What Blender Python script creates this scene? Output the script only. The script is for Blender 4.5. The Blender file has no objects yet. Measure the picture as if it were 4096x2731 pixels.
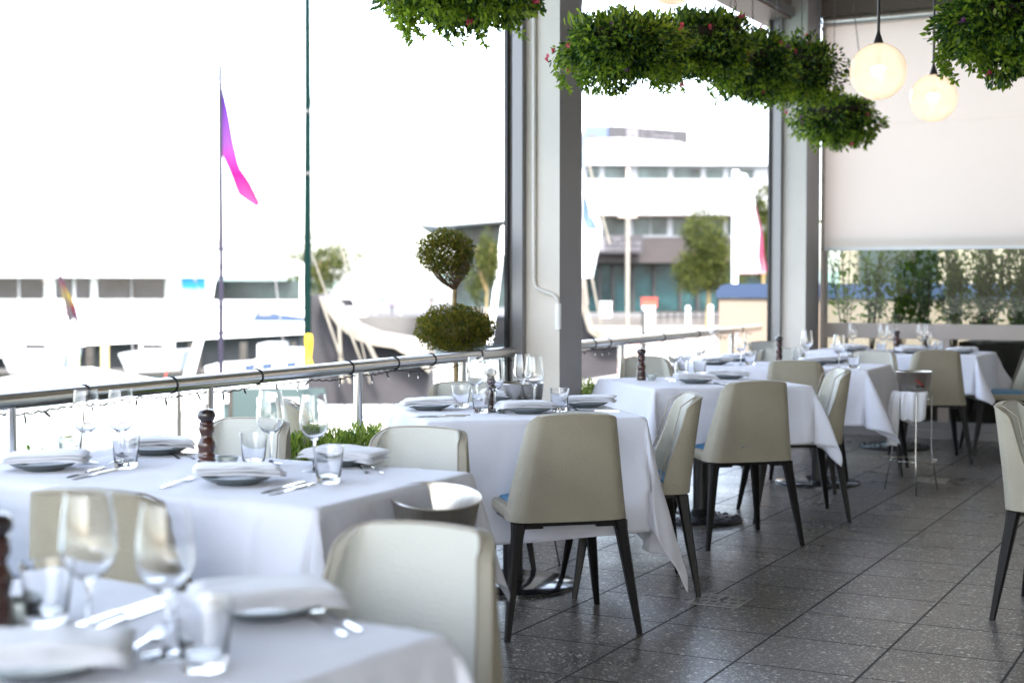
import bpy, bmesh, math, random
from mathutils import Vector, Matrix, noise
import numpy as np
R = math.radians
PI = math.pi
SC = bpy.context.scene

# ------------------------------------------------------------------ camera, sky, sun, exposure
CAM_H = 1.27; YAW = -0.4823; PITCH = -0.0379; FPX = 5811.8; S4 = 4096 / 2352.
camd = bpy.data.cameras.new('camera'); cam = bpy.data.objects.new('camera', camd)
SC.collection.objects.link(cam); SC.camera = cam
cam.location = (0, 0, CAM_H)
cam.rotation_euler = (PI / 2 + PITCH, 0, -YAW)
camd.sensor_width = 36; camd.lens = FPX * 36 / 4096
camd.clip_start = 0.05; camd.clip_end = 3000
camd.dof.use_dof = True; camd.dof.focus_distance = 5.5; camd.dof.aperture_fstop = 2.7
w = bpy.data.worlds.new('World'); SC.world = w; w.use_nodes = True
nt = w.node_tree; nt.nodes.clear()
sky = nt.nodes.new('ShaderNodeTexSky'); sky.sky_type = 'NISHITA'; sky.sun_disc = False
SUN_DIR = Vector((0.55, -0.62, 0.95)).normalized()     # towards the sun, behind the camera to the right
sky.sun_elevation = math.asin(SUN_DIR.z); sky.sun_rotation = math.atan2(SUN_DIR.x, SUN_DIR.y)
sky.air_density = 1.0; sky.dust_density = 2.5; sky.ozone_density = 1.0
bg = nt.nodes.new('ShaderNodeBackground'); bg.inputs[1].default_value = 0.15
out = nt.nodes.new('ShaderNodeOutputWorld')
hs = nt.nodes.new('ShaderNodeHueSaturation'); hs.inputs['Saturation'].default_value = .62     # bright hazy sky
nt.links.new(sky.outputs[0], hs.inputs['Color']); nt.links.new(hs.outputs[0], bg.inputs[0]); nt.links.new(bg.outputs[0], out.inputs[0])
sl = bpy.data.lights.new('sun', 'SUN'); sl.energy = 1.5; sl.angle = R(10); sl.color = (1, .95, .88)
so = bpy.data.objects.new('sun', sl); SC.collection.objects.link(so)
so.rotation_euler = SUN_DIR.to_track_quat('Z', 'Y').to_euler()
SC.view_settings.view_transform = 'Standard'; SC.view_settings.look = 'None'
SC.view_settings.exposure = 3.2; SC.view_settings.gamma = 1
try:
    SC.cycles.use_denoising = True; SC.cycles.denoiser = 'OPENIMAGEDENOISE'
    SC.cycles.max_bounces = 14; SC.cycles.transparent_max_bounces = 24; SC.cycles.transmission_bounces = 14
    SC.cycles.diffuse_bounces = 5; SC.cycles.caustics_reflective = False; SC.cycles.caustics_refractive = False
    SC.cycles.sample_clamp_indirect = 6
except Exception: pass

FH = Vector((math.sin(YAW), math.cos(YAW), 0)); RH = Vector((math.cos(YAW), -math.sin(YAW), 0))
_F = Vector((FH.x * math.cos(PITCH), FH.y * math.cos(PITCH), math.sin(PITCH))); _U = RH.cross(_F)
def ray(x, y): return RH * ((x * S4 - 2048) / FPX) - _U * ((y * S4 - 1365.5) / FPX) + _F
def P(x, y, d): return Vector((0, 0, CAM_H)) + ray(x, y) * d           # surveyed point at distance d
def atz(x, y, z=0.0):
    d = ray(x, y); return Vector((0, 0, CAM_H)) + d * ((z - CAM_H) / d.z)
def aty(x, y, Y):
    d = ray(x, y); return Vector((0, 0, CAM_H)) + d * (Y / d.y)

# ------------------------------------------------------------------ materials
def mat(name, col, rough=.5, metal=0., coat=0., spec=.5, trans=0., ior=1.45, emit=None, es=0., sheen=0., bump=0., bscale=30., var=0., vscale=6., alpha=1., sub=0., stretch=None):
    m = bpy.data.materials.new(name); m.use_nodes = True; n = m.node_tree.nodes; l = m.node_tree.links
    b = n['Principled BSDF']
    b.inputs['Base Color'].default_value = (*col, 1); b.inputs['Roughness'].default_value = rough
    b.inputs['Metallic'].default_value = metal; b.inputs['Specular IOR Level'].default_value = spec
    b.inputs['Transmission Weight'].default_value = trans; b.inputs['IOR'].default_value = ior
    b.inputs['Coat Weight'].default_value = coat; b.inputs['Coat Roughness'].default_value = .12
    b.inputs['Sheen Weight'].default_value = sheen; b.inputs['Alpha'].default_value = alpha
    if sub: b.inputs['Subsurface Weight'].default_value = sub; b.inputs['Subsurface Scale'].default_value = .01
    if emit: b.inputs['Emission Color'].default_value = (*emit, 1); b.inputs['Emission Strength'].default_value = es
    if bump or var:
        tc = n.new('ShaderNodeTexCoord'); src = tc.outputs['Object']
        if stretch:
            mp = n.new('ShaderNodeMapping'); mp.inputs['Scale'].default_value = stretch
            l.new(src, mp.inputs['Vector']); src = mp.outputs[0]
    if var:
        no = n.new('ShaderNodeTexNoise'); no.inputs['Scale'].default_value = vscale; no.inputs['Detail'].default_value = 5
        l.new(src, no.inputs['Vector'])
        cr = n.new('ShaderNodeValToRGB'); e = cr.color_ramp.elements
        e[0].position = .3; e[1].position = .72
        e[0].color = (*[max(0, c * (1 - var)) for c in col], 1); e[1].color = (*[min(1, c * (1 + var)) for c in col], 1)
        l.new(no.outputs['Fac'], cr.inputs[0]); l.new(cr.outputs[0], b.inputs['Base Color'])
    if bump:
        no = n.new('ShaderNodeTexNoise'); no.inputs['Scale'].default_value = bscale; no.inputs['Detail'].default_value = 6
        l.new(src, no.inputs['Vector'])
        bp = n.new('ShaderNodeBump'); bp.inputs['Strength'].default_value = bump; bp.inputs['Distance'].default_value = .01
        l.new(no.outputs['Fac'], bp.inputs['Height']); l.new(bp.outputs[0], b.inputs['Normal'])
    return m

def leafmat(name, c1, c2, tr=.45, ro=.42):
    m = bpy.data.materials.new(name); m.use_nodes = True; n = m.node_tree.nodes; l = m.node_tree.links; n.clear()
    o = n.new('ShaderNodeOutputMaterial'); g = n.new('ShaderNodeNewGeometry')
    cr = n.new('ShaderNodeValToRGB'); cr.color_ramp.elements[0].color = (*c1, 1); cr.color_ramp.elements[1].color = (*c2, 1)
    l.new(g.outputs['Random Per Island'], cr.inputs[0])
    p = n.new('ShaderNodeBsdfPrincipled'); p.inputs['Roughness'].default_value = ro; p.inputs['Specular IOR Level'].default_value = .4 if ro < .5 else .15
    t = n.new('ShaderNodeBsdfTranslucent'); mx = n.new('ShaderNodeMixShader'); mx.inputs[0].default_value = tr
    l.new(cr.outputs[0], p.inputs['Base Color']); l.new(cr.outputs[0], t.inputs[0])
    l.new(p.outputs[0], mx.inputs[1]); l.new(t.outputs[0], mx.inputs[2]); l.new(mx.outputs[0], o.inputs[0])
    return m

def clothmat(name, col, tr=.12, bscale=900):
    m = bpy.data.materials.new(name); m.use_nodes = True; n = m.node_tree.nodes; l = m.node_tree.links
    b = n['Principled BSDF']; b.inputs['Base Color'].default_value = (*col, 1); b.inputs['Roughness'].default_value = .8
    b.inputs['Sheen Weight'].default_value = .25; b.inputs['Specular IOR Level'].default_value = .25
    tc = n.new('ShaderNodeTexCoord')
    no = n.new('ShaderNodeTexNoise'); no.inputs['Scale'].default_value = 7; no.inputs['Detail'].default_value = 4
    wv = n.new('ShaderNodeTexNoise'); wv.inputs['Scale'].default_value = bscale
    l.new(tc.outputs['Object'], no.inputs['Vector']); l.new(tc.outputs['Object'], wv.inputs['Vector'])
    b1 = n.new('ShaderNodeBump'); b1.inputs['Strength'].default_value = .6; b1.inputs['Distance'].default_value = .02
    b2 = n.new('ShaderNodeBump'); b2.inputs['Strength'].default_value = .15; b2.inputs['Distance'].default_value = .001
    l.new(no.outputs['Fac'], b1.inputs['Height']); l.new(wv.outputs['Fac'], b2.inputs['Height'])
    l.new(b1.outputs[0], b2.inputs['Normal']); l.new(b2.outputs[0], b.inputs['Normal'])
    t = n.new('ShaderNodeBsdfTranslucent'); t.inputs[0].default_value = (*col, 1)
    mx = n.new('ShaderNodeMixShader'); mx.inputs[0].default_value = tr
    l.new(b.outputs[0], mx.inputs[1]); l.new(t.outputs[0], mx.inputs[2]); l.new(mx.outputs[0], n['Material Output'].inputs[0])
    return m

M = {}
M['linen'] = clothmat('linen', (.74, .75, .83))
M['napkin'] = clothmat('napkin', (.80, .81, .86), .08)
M['leather'] = mat('leather', (.33, .30, .232), .45, bump=.35, bscale=220, var=.10, vscale=5, spec=.35)
M['leather_lit'] = mat('leather_lit', (.55, .545, .49), .42, bump=.3, bscale=200, var=.05, vscale=5, spec=.4)  # same leather as the outside, paler colour carries the light on the inner face
M['piping'] = mat('piping', (.34, .30, .25), .6)
M['blue'] = mat('blue_leather', (.035, .17, .33), .4, bump=.3, bscale=60, spec=.4)
M['leg'] = mat('dark_wood', (.006, .005, .005), .42, spec=.3, var=.3, vscale=12)
M['steel'] = mat('steel', (.55, .54, .53), .2, metal=1, bump=.05, bscale=300, var=.08, vscale=3)
M['steel_dull'] = mat('steel_dull', (.58, .55, .50), .34, metal=1, var=.1, vscale=5, stretch=(30, 30, .5))
M['cutlery'] = mat('cutlery', (.75, .75, .76), .12, metal=1)
M['glass'] = mat('clear_glass', (1, 1, 1), 0., trans=1, ior=1.45)
M['pane'] = None
M['plate'] = mat('stoneware', (.11, .13, .14), .3, coat=.3, var=.12, vscale=20)
M['plate_rim'] = mat('glaze_rim', (.30, .35, .36), .3)
M['celadon'] = mat('celadon', (.42, .47, .46), .3, coat=.2)
M['salt'] = mat('salt', (.8, .8, .8), .7)
M['millwood'] = mat('millwood', (.05, .015, .009), .22, coat=.7, var=.5, vscale=14, stretch=(1, 1, .25))
M['milldark'] = mat('milldark', (.02, .012, .012), .2, coat=.7)
M['black'] = mat('black_iron', (.012, .012, .013), .35, spec=.5)
M['blackgloss'] = mat('black_plate', (.02, .022, .024), .13, spec=.8, coat=.3, bump=.03, bscale=60)
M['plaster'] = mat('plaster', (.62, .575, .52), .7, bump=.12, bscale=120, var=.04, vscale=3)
M['plaster_shade'] = mat('shaded_plaster', (.30, .29, .30), .5, bump=.08, bscale=200)  # plaster colour darkened for the shaded room face
M['frame'] = mat('window_frame', (.22, .215, .22), .35, metal=.3)
M['frame_dark'] = mat('frame_dark', (.02, .02, .02), .4)
M['beigeframe'] = mat('beige_frame', (.38, .33, .30), .5, var=.04)
M['brownbeam'] = mat('brown_beam', (.22, .16, .13), .5)
M['ceiling'] = mat('ceiling_paint', (.62, .54, .48), .8)
M['innerwall'] = mat('inner_wall', (.62, .57, .52), .8)
M['white'] = mat('white_paint', (.8, .8, .8), .4)
M['conduit'] = mat('conduit', (.62, .59, .55), .4)
M['soil'] = mat('soil', (.03, .02, .014), .9, bump=.6, bscale=40)
M['bark'] = mat('bark', (.22, .16, .07), .8, bump=.5, bscale=90, var=.3, vscale=30)
M['twig'] = mat('twig', (.09, .05, .03), .8)
M['chain'] = mat('chain', (.10, .085, .075), .5, metal=.7)
M['wire'] = mat('black_cable', (.008, .008, .008), .5)
M['led'] = mat('led_tip', (.8, .8, .8), .1, trans=.6)
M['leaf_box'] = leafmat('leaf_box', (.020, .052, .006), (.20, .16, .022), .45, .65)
M['leaf_fresh'] = leafmat('leaf_fresh', (.045, .115, .008), (.36, .48, .04), .64)  # bright end of the leaf colours stands in for backlit highlights
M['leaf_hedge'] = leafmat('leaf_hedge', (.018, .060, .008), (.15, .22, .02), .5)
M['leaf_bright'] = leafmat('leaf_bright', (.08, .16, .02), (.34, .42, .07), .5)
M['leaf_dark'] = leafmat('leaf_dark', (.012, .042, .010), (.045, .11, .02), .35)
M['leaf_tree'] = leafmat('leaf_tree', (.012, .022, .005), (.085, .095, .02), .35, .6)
M['petal_pink'] = leafmat('petal_pink', (.55, .03, .12), (.75, .16, .18), .4)
M['petal_purple'] = leafmat('petal_purple', (.10, .005, .06), (.45, .20, .45), .3)

def fmat():
    m = bpy.data.materials.new('terrazzo'); m.use_nodes = True; n = m.node_tree.nodes; l = m.node_tree.links
    b = n['Principled BSDF']; tc = n.new('ShaderNodeTexCoord'); sx = n.new('ShaderNodeSeparateXYZ'); l.new(tc.outputs['Object'], sx.inputs[0])
    T = CAM_H / 3.004
    def mth(op, a, c=None, v2=None):
        q = n.new('ShaderNodeMath'); q.operation = op
        for i, v in enumerate((a, c, v2)):
            if v is None: continue
            if isinstance(v, (int, float)): q.inputs[i].default_value = v
            else: l.new(v, q.inputs[i])
        return q.outputs[0]
    wob = n.new('ShaderNodeTexNoise'); wob.inputs['Scale'].default_value = 45; l.new(tc.outputs['Object'], wob.inputs['Vector'])
    wv = mth('MULTIPLY', mth('SUBTRACT', wob.outputs['Fac'], .5), .006)
    def line(src, off, hw):
        a = mth('DIVIDE', mth('ADD', mth('SUBTRACT', src, off), wv), T)
        fr = mth('ABSOLUTE', mth('SUBTRACT', mth('FRACT', mth('ADD', a, 100.5)), .5))
        return mth('MULTIPLY', fr, T), mth('FLOOR', a), hw
    dx, ix, _ = line(sx.outputs[0], -5.7743 * T, 0); dy, iy, _ = line(sx.outputs[1], 10.0584 * T, 0)
    gx = mth('LESS_THAN', dx, .0048); gy = mth('LESS_THAN', dy, .0040)
    g = mth('MAXIMUM', gx, gy)
    # tile tone
    cx = n.new('ShaderNodeCombineXYZ'); l.new(ix, cx.inputs[0]); l.new(iy, cx.inputs[1])
    wn = n.new('ShaderNodeTexWhiteNoise'); l.new(cx.outputs[0], wn.inputs['Vector'])
    tone = mth('ADD', mth('MULTIPLY', wn.outputs['Value'], .35), .82)
    big = n.new('ShaderNodeTexNoise'); big.inputs['Scale'].default_value = 3; big.inputs['Detail'].default_value = 5; l.new(tc.outputs['Object'], big.inputs['Vector'])
    fine = n.new('ShaderNodeTexNoise'); fine.inputs['Scale'].default_value = 220; fine.inputs['Detail'].default_value = 3; l.new(tc.outputs['Object'], fine.inputs['Vector'])
    base = n.new('ShaderNodeMixRGB'); base.inputs[1].default_value = (.038, .033, .030, 1); base.inputs[2].default_value = (.130, .114, .102, 1)
    l.new(mth('ADD', mth('MULTIPLY', fine.outputs['Fac'], .55), mth('MULTIPLY', big.outputs['Fac'], .5)), base.inputs[0])
    tn = n.new('ShaderNodeMixRGB'); tn.blend_type = 'MULTIPLY'; tn.inputs[0].default_value = 1
    cc = n.new('ShaderNodeCombineXYZ'); [l.new(tone, cc.inputs[i]) for i in range(3)]
    l.new(base.outputs[0], tn.inputs[1]); l.new(cc.outputs[0], tn.inputs[2]); col = tn.outputs[0]
    for sc, th, dens, c in ((60, .34, .55, (.40, .375, .34, 1)), (125, .38, .6, (.33, .305, .28, 1)), (40, .30, .30, (.60, .57, .52, 1)), (85, .36, .5, (.45, .42, .39, 1)), (24, .26, .12, (.022, .014, .012, 1)), (75, .28, .22, (.03, .024, .024, 1))):
        v = n.new('ShaderNodeTexVoronoi'); v.inputs['Scale'].default_value = sc; v.inputs['Randomness'].default_value = 1
        dm = n.new('ShaderNodeMixRGB'); dm.inputs[0].default_value = .35 / sc * 1.0
        dn = n.new('ShaderNodeTexNoise'); dn.inputs['Scale'].default_value = sc * 1.7; l.new(tc.outputs['Object'], dn.inputs['Vector'])
        l.new(tc.outputs['Object'], dm.inputs[1]); l.new(dn.outputs['Color'], dm.inputs[2]); l.new(dm.outputs[0], v.inputs['Vector'])
        sp = n.new('ShaderNodeSeparateXYZ'); l.new(v.outputs['Color'], sp.inputs[0])
        k = mth('MULTIPLY', mth('LESS_THAN', v.outputs['Distance'], mth('ADD', mth('MULTIPLY', sp.outputs[1], th * .8), th * .35)), mth('LESS_THAN', sp.outputs[0], dens))
        mx = n.new('ShaderNodeMixRGB'); l.new(k, mx.inputs[0]); l.new(col, mx.inputs[1]); mx.inputs[2].default_value = c; col = mx.outputs[0]
    mx = n.new('ShaderNodeMixRGB'); l.new(g, mx.inputs[0]); l.new(col, mx.inputs[1]); mx.inputs[2].default_value = (.012, .010, .010, 1)
    l.new(mx.outputs[0], b.inputs['Base Color'])
    sm = n.new('ShaderNodeTexNoise'); sm.inputs['Scale'].default_value = 2.2; sm.inputs['Detail'].default_value = 6; l.new(tc.outputs['Object'], sm.inputs['Vector'])
    l.new(mth('ADD', mth('ADD', mth('MULTIPLY', sm.outputs['Fac'], .30), .15), mth('MULTIPLY', g, .4)), b.inputs['Roughness'])
    bp = n.new('ShaderNodeBump'); bp.inputs['Strength'].default_value = .22; bp.inputs['Distance'].default_value = .004
    l.new(mth('SUBTRACT', mth('MULTIPLY', fine.outputs['Fac'], .35), g), bp.inputs['Height']); l.new(bp.outputs[0], b.inputs['Normal'])
    b.inputs['Specular IOR Level'].default_value = .6
    return m
M['terrazzo'] = fmat()

# ------------------------------------------------------------------ mesh helpers
col = SC.collection
class MB:
    def __init__(s): s.v = []; s.f = []; s.mi = []; s.cur = 0
    def add(s, vs, fs):
        o = len(s.v); s.v += [tuple(v) for v in vs]; s.f += [tuple(i + o for i in f) for f in fs]; s.mi += [s.cur] * len(fs)
    def box(s, x0, y0, z0, x1, y1, z1):
        s.add([(x0, y0, z0), (x1, y0, z0), (x1, y1, z0), (x0, y1, z0), (x0, y0, z1), (x1, y0, z1), (x1, y1, z1), (x0, y1, z1)],
              [(0, 3, 2, 1), (4, 5, 6, 7), (0, 1, 5, 4), (1, 2, 6, 5), (2, 3, 7, 6), (3, 0, 4, 7)])
    def obox(s, c, ax, ay, az):      # oriented box, half axes
        c = Vector(c); ax, ay, az = map(Vector, (ax, ay, az))
        s.add([c + ax * i + ay * j + az * k for k in (-1, 1) for (i, j) in ((-1, -1), (1, -1), (1, 1), (-1, 1))],
              [(0, 3, 2, 1), (4, 5, 6, 7), (0, 1, 5, 4), (1, 2, 6, 5), (2, 3, 7, 6), (3, 0, 4, 7)])
    def tube(s, pts, r, n=10, cap=True):
        pts = [Vector(p) for p in pts]; rs = r if isinstance(r, (list, tuple)) else [r] * len(pts)
        rings = []; up = None
        for i, p in enumerate(pts):
            t = (pts[min(i + 1, len(pts) - 1)] - pts[max(i - 1, 0)]).normalized()
            if up is None: up = Vector((0, 0, 1)) if abs(t.z) < .9 else Vector((1, 0, 0))
            a = t.cross(up).normalized(); b = a.cross(t); up = b if b.length > .1 else up
            rings.append([p + (a * math.cos(2 * PI * k / n) + b * math.sin(2 * PI * k / n)) * rs[i] for k in range(n)])
        vs = [v for ring in rings for v in ring]; fs = []
        for i in range(len(pts) - 1):
            for k in range(n): fs.append((i * n + k, i * n + (k + 1) % n, (i + 1) * n + (k + 1) % n, (i + 1) * n + k))
        if cap: fs.append(tuple(reversed(range(n)))); fs.append(tuple((len(pts) - 1) * n + k for k in range(n)))
        s.add(vs, fs)
    def lathe(s, prof, n=32, c=(0, 0, 0), wob=None):
        vs = []; fs = []
        for r, z in prof:
            for k in range(n):
                a = 2 * PI * k / n; rr = r * (1 + (wob(a, z) if wob else 0))
                vs.append((c[0] + rr * math.cos(a), c[1] + rr * math.sin(a), c[2] + z))
        m = len(prof)
        for i in range(m - 1):
            for k in range(n): fs.append((i * n + k, i * n + (k + 1) % n, (i + 1) * n + (k + 1) % n, (i + 1) * n + k))
        if prof[0][0] > 1e-6 and not s_closed(prof): fs.append(tuple(reversed(range(n))))
        if prof[-1][0] > 1e-6 and not s_closed(prof): fs.append(tuple((m - 1) * n + k for k in range(n)))
        s.add(vs, fs)
    def quads(s, V):                    # V: (N,4,3) array
        o = len(s.v); s.v += [tuple(x) for x in V.reshape(-1, 3).tolist()]
        k = V.shape[1]
        s.f += [tuple(range(o + i * k, o + i * k + k)) for i in range(V.shape[0])]; s.mi += [s.cur] * V.shape[0]
    def build(s, name, m, parent=None, smooth=False, weld=False):
        me = bpy.data.meshes.new(name); me.from_pydata(s.v, [], s.f)
        ms = m if isinstance(m, (list, tuple)) else [m]
        for q in ms: me.materials.append(q)
        if len(ms) > 1: me.polygons.foreach_set('material_index', s.mi)
        if weld:
            b = bmesh.new(); b.from_mesh(me); bmesh.ops.remove_doubles(b, verts=b.verts, dist=1e-5); b.to_mesh(me); b.free()
        if smooth:
            me.polygons.foreach_set('use_smooth', [True] * len(me.polygons))
            try:
                if smooth != 'all': me.set_sharp_from_angle(angle=R(smooth if smooth is not True else 40))
            except Exception: pass
        me.update()
        o = bpy.data.objects.new(name, me); col.objects.link(o)
        if parent: o.parent = parent
        return o
def s_closed(p): return abs(p[0][0] - p[-1][0]) < 1e-9 and abs(p[0][1] - p[-1][1]) < 1e-9
def tag(o, label=None, cat=None, group=None, kind=None):
    if label: o['label'] = label
    if cat: o['category'] = cat
    if group: o['group'] = group
    if kind: o['kind'] = kind
    return o
def thing(name, label, cat, loc=(0, 0, 0), rz=0, group=None):
    o = bpy.data.objects.new(name, None); col.objects.link(o); o.location = loc; o.rotation_euler = (0, 0, rz)
    o.empty_display_size = .1
    return tag(o, label, cat, group)
def dup(root, loc, rz, label):
    def cp(o, par):
        c = o.copy(); col.objects.link(c); c.parent = par
        for ch in list(o.children): cp(ch, c)
        return c
    r = cp(root, None); r.location = loc; r.rotation_euler = (0, 0, rz); r['label'] = label
    return r
def bake(o, mods):
    for t, kw in mods:
        m = o.modifiers.new(t, t)
        for k, v in kw.items(): setattr(m, k, v)
    dg = bpy.context.evaluated_depsgraph_get(); dg.update()
    me = bpy.data.meshes.new_from_object(o.evaluated_get(dg)); o.modifiers.clear(); o.data = me
    me.polygons.foreach_set('use_smooth', [True] * len(me.polygons)); return o
def struct(name, mb, m, **k): return tag(mb.build(name, m, **k), kind='structure')

# ------------------------------------------------------------------ leaves
rng = np.random.default_rng(7)
def leaves(c, n_dir, size, asp=.45, curl=.25, jit=.35):
    """c (N,3) centres, n_dir (N,3) growth dirs; six-point leaves"""
    N = len(c); t = n_dir + rng.normal(0, jit, (N, 3)); t /= np.linalg.norm(t, axis=1)[:, None] + 1e-9
    q = rng.normal(0, 1, (N, 3)); b = np.cross(t, q); b /= np.linalg.norm(b, axis=1)[:, None] + 1e-9
    nn = np.cross(t, b); s = (size * rng.uniform(.6, 1.25, N))[:, None]
    cu = (curl * rng.uniform(-.3, 1.2, N))[:, None]
    p = [c, c + t * s * .35 + b * s * asp * .5, c + t * s * .75 + b * s * asp * .38 - nn * s * cu * .4, c + t * s - nn * s * cu,
         c + t * s * .75 - b * s * asp * .38 - nn * s * cu * .4, c + t * s * .35 - b * s * asp * .5]
    return np.stack(p, 1)
def blob_pts(N, rad, fill=.55, lump=.18, seed=0, low=-1., freq=2.6):
    """points in an uneven ellipsoid shell"""
    r_ = np.random.default_rng(seed); d = r_.normal(0, 1, (N * 2, 3)); d /= np.linalg.norm(d, axis=1)[:, None]
    d = d[d[:, 2] > low][:N]
    sh = np.array([1 + lump * noise.noise(Vector(v) * freq + Vector((seed * 3.1, 0, 0))) * 2.2 for v in d])
    rr = sh * (r_.uniform(fill, 1, len(d)) ** .6)
    return d * rr[:, None] * np.array(rad), d

# ------------------------------------------------------------------ the terrace shell
m = MB(); m.add([(-4.05, -4, 0), (5, -4, 0), (5, 12.34, 0), (-4.05, 12.34, 0)], [(0, 1, 2, 3)])
m.add([(-4.05, -4, -.3), (5, -4, -.3), (5, 12.34, -.3), (-4.05, 12.34, -.3)], [(3, 2, 1, 0)])
m.add([(-4.05, -4, -.3), (-4.05, 12.34, -.3), (-4.05, 12.34, 0), (-4.05, -4, 0)], [(0, 1, 2, 3)])
struct('floor', m, M['terrazzo'])
m = MB(); m.box(-4.4, -5.5, 3.86, 5, 12.7, 4.1); struct('ceiling', m, M['ceiling'])
m = MB(); m.box(5, -5.5, -.3, 5.2, 12.7, 3.86); struct('wall_right', m, M['innerwall'])
# header beam over the openings
hb = thing('header_beam', 'long grey header beam over the open harbour side, below the ceiling', 'beam', (-3.75, 4, 3.5))
m = MB(); m.box(-.16, -8, 0, .14, 8.32, .36); m.build('beam', M['brownbeam'], hb)
m = MB(); m.box(.143, -8, .02, .17, 8.3, .09); m.build('blind_track', M['frame'], hb)
def pillar(name, label, x, y, w, d, conduit, zt=3.86):
    t = thing(name, label, 'pillar', (x, y, 0))
    m = MB(); m.box(-w, 0, 0, 0, d, zt)                      # plastered body; shade on its room face is put into the colour
    b = m.build('body', [M['plaster'], M['plaster_shade']], t)
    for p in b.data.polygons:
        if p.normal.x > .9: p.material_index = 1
    m = MB(); m.box(-w - .055, -.03, 0, -w - .003, .05, 3.5); m.build('window_jamb', M['frame'], t)
    m = MB(); m.box(-w - .10, -.012, 0, -w - .058, .03, 3.5); m.build('window_jamb', M['frame'], t)
    m = MB(); m.box(-w - .104, -.045, .0, -w - .085, -.015, 3.5); m.build('dark_seal', M['frame_dark'], t)
    m = MB(); m.box(-w - .05, -.05, .0, -w + .01, -.002, 3.5); m.build('cover_strip', M['frame'], t)
    return t
pil = pillar('pillar', 'plastered pillar with shade-darkened side and a white pipe, between the two openings', -3.47, 7.19, .215, .29, True)
m = MB(); px = -.15
pts = [(px, -.014, 3.5), (px, -.014, 1.36)]
pts += [(px, -.014, 1.3), (px + .012, -.014, 1.265), (px + .05, -.014, 1.245), (px + .12, -.014, 1.225), (px + .145, -.014, 1.20), (px + .15, -.014, 1.17)]
m.tube(pts, .0115, 10); m.build('pipe', M['conduit'], pil, smooth=True)
m = MB(); m.tube([(px + .15, -.016, 1.175), (px + .15, -.016, 1.035)], .017, 12); m.build('pipe_end', M['white'], pil, smooth=True)
m = MB(); m.box(-.36, -.03, 2.94, -.318, .03, 3.06); m.build('wall_bracket', M['frame'], pil)
pillar('pillar', 'plastered pillar in the far corner beside the roller blind', -3.47, 11.93, .215, .41, False)
# far wall: frame, glass and blind
fw = thing('glazed_wall', 'far glazed wall in beige frames, roller blind pulled over its upper part', 'glass wall', (0, 12.37, 0))
m = MB()
m.box(-3.47, 0, .83, 5, .1, .955); m.box(-3.47, 0, 3.56, 5, .12, 3.86)
m.box(-3.47, .001, .955, -3.425, .09, 3.56); m.box(-3.47, .001, .14, -3.425, .09, .83); m.build('frame', M['beigeframe'], fw)
m = MB(); m.box(-3.466, -.05, 3.56, 5, .0, 3.74); m.build('head_box', M['brownbeam'], fw)
for X in (-2.42, -.25, 2.0):
    m = MB(); m.box(X - .045, .002, .14, X + .045, .09, .829); m.build('mullion', M['beigeframe'], fw)
m = MB(); m.box(-3.47, -.02, 0, 5, .1, .07); m.box(-3.47, .0, .071, 5, .1, .139); m.build('sill', M['frame'], fw)
gm = bpy.data.materials.new('window_pane'); gm.use_nodes = True; n = gm.node_tree.nodes; l = gm.node_tree.links; n.clear()
o_ = n.new('ShaderNodeOutputMaterial'); a_ = n.new('ShaderNodeBsdfTransparent'); a_.inputs[0].default_value = (.82, .87, .85, 1); g_ = n.new('ShaderNodeBsdfGlossy'); g_.inputs['Roughness'].default_value = .01
x_ = n.new('ShaderNodeMixShader'); fr = n.new('ShaderNodeFresnel'); fr.inputs[0].default_value = 1.28
l.new(fr.outputs[0], x_.inputs[0]); l.new(a_.outputs[0], x_.inputs[1]); l.new(g_.outputs[0], x_.inputs[2]); l.new(x_.outputs[0], o_.inputs[0]); M['pane'] = gm
m = MB(); m.box(-3.425, .04, .955, 5, .048, 1.7); m.build('pane', M['pane'], fw)
for a, b in ((-3.425, -2.465), (-2.375, -.295), (-.205, 1.955), (2.045, 5)):
    m = MB(); m.box(a, .04, .139, b, .048, .83); m.build('pane', M['pane'], fw)
bl = thing('roller_blind', 'cream roller blind pulled down over the far glass wall', 'blind', (0, 12.35, 0))
blm = clothmat('blind_fabric', (.80, .70, .61), .5, 1500)
m = MB(); N = 40
for i in range(N):
    x0, x1 = -3.43 + 8.4 * i / N, -3.43 + 8.4 * (i + 1) / N
    yw = lambda x: .004 * math.sin(x * 2.3)
    m.add([(x0, yw(x0), 1.6), (x1, yw(x1), 1.6), (x1, yw(x1), 3.57), (x0, yw(x0), 3.57)], [(0, 1, 2, 3)])
m.build('fabric', blm, bl, smooth='all', weld=True)
m = MB(); m.box(-3.43, -.012, 1.575, 4.97, .012, 1.605); m.build('bottom_bar', M['white'], bl)
m = MB(); m.tube([(-3.44, -.03, 3.52), (4.97, -.03, 3.52)], .045, 14); m.build('roller', M['steel_dull'], bl, smooth=True)
m = MB(); m.box(-3.455, -.02, 1.58, -3.437, .015, 3.55); m.build('guide', M['steel'], bl)
m = MB(); m.tube([(-3.3, -.02, 2.63), (4.9, -.02, 2.66)], .0012, 5); m.build('seam', blm, bl)

# heater on the ceiling
ht = thing('heat_lamp', 'clear and metal fitting fixed under the ceiling above the globe lamps', 'heater', (-1.78, 9.6, 3.6))
m = MB(); m.obox((0, 0, 0), (.28, 0, 0), (0, .07, 0), (0, 0, .025)); m.build('housing', M['steel'], ht)
m = MB(); [m.tube([(x, 0, .02), (x * .7, 0, .26)], .008, 6) for x in (-.22, .22)]; m.build('bracket', M['steel_dull'], ht)
m = MB(); [m.tube([(-.24, y, -.035), (.24, y, -.035)], .012, 8) for y in (-.03, .03)]; m.build('tube', M['glass'], ht, smooth=True)

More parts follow.
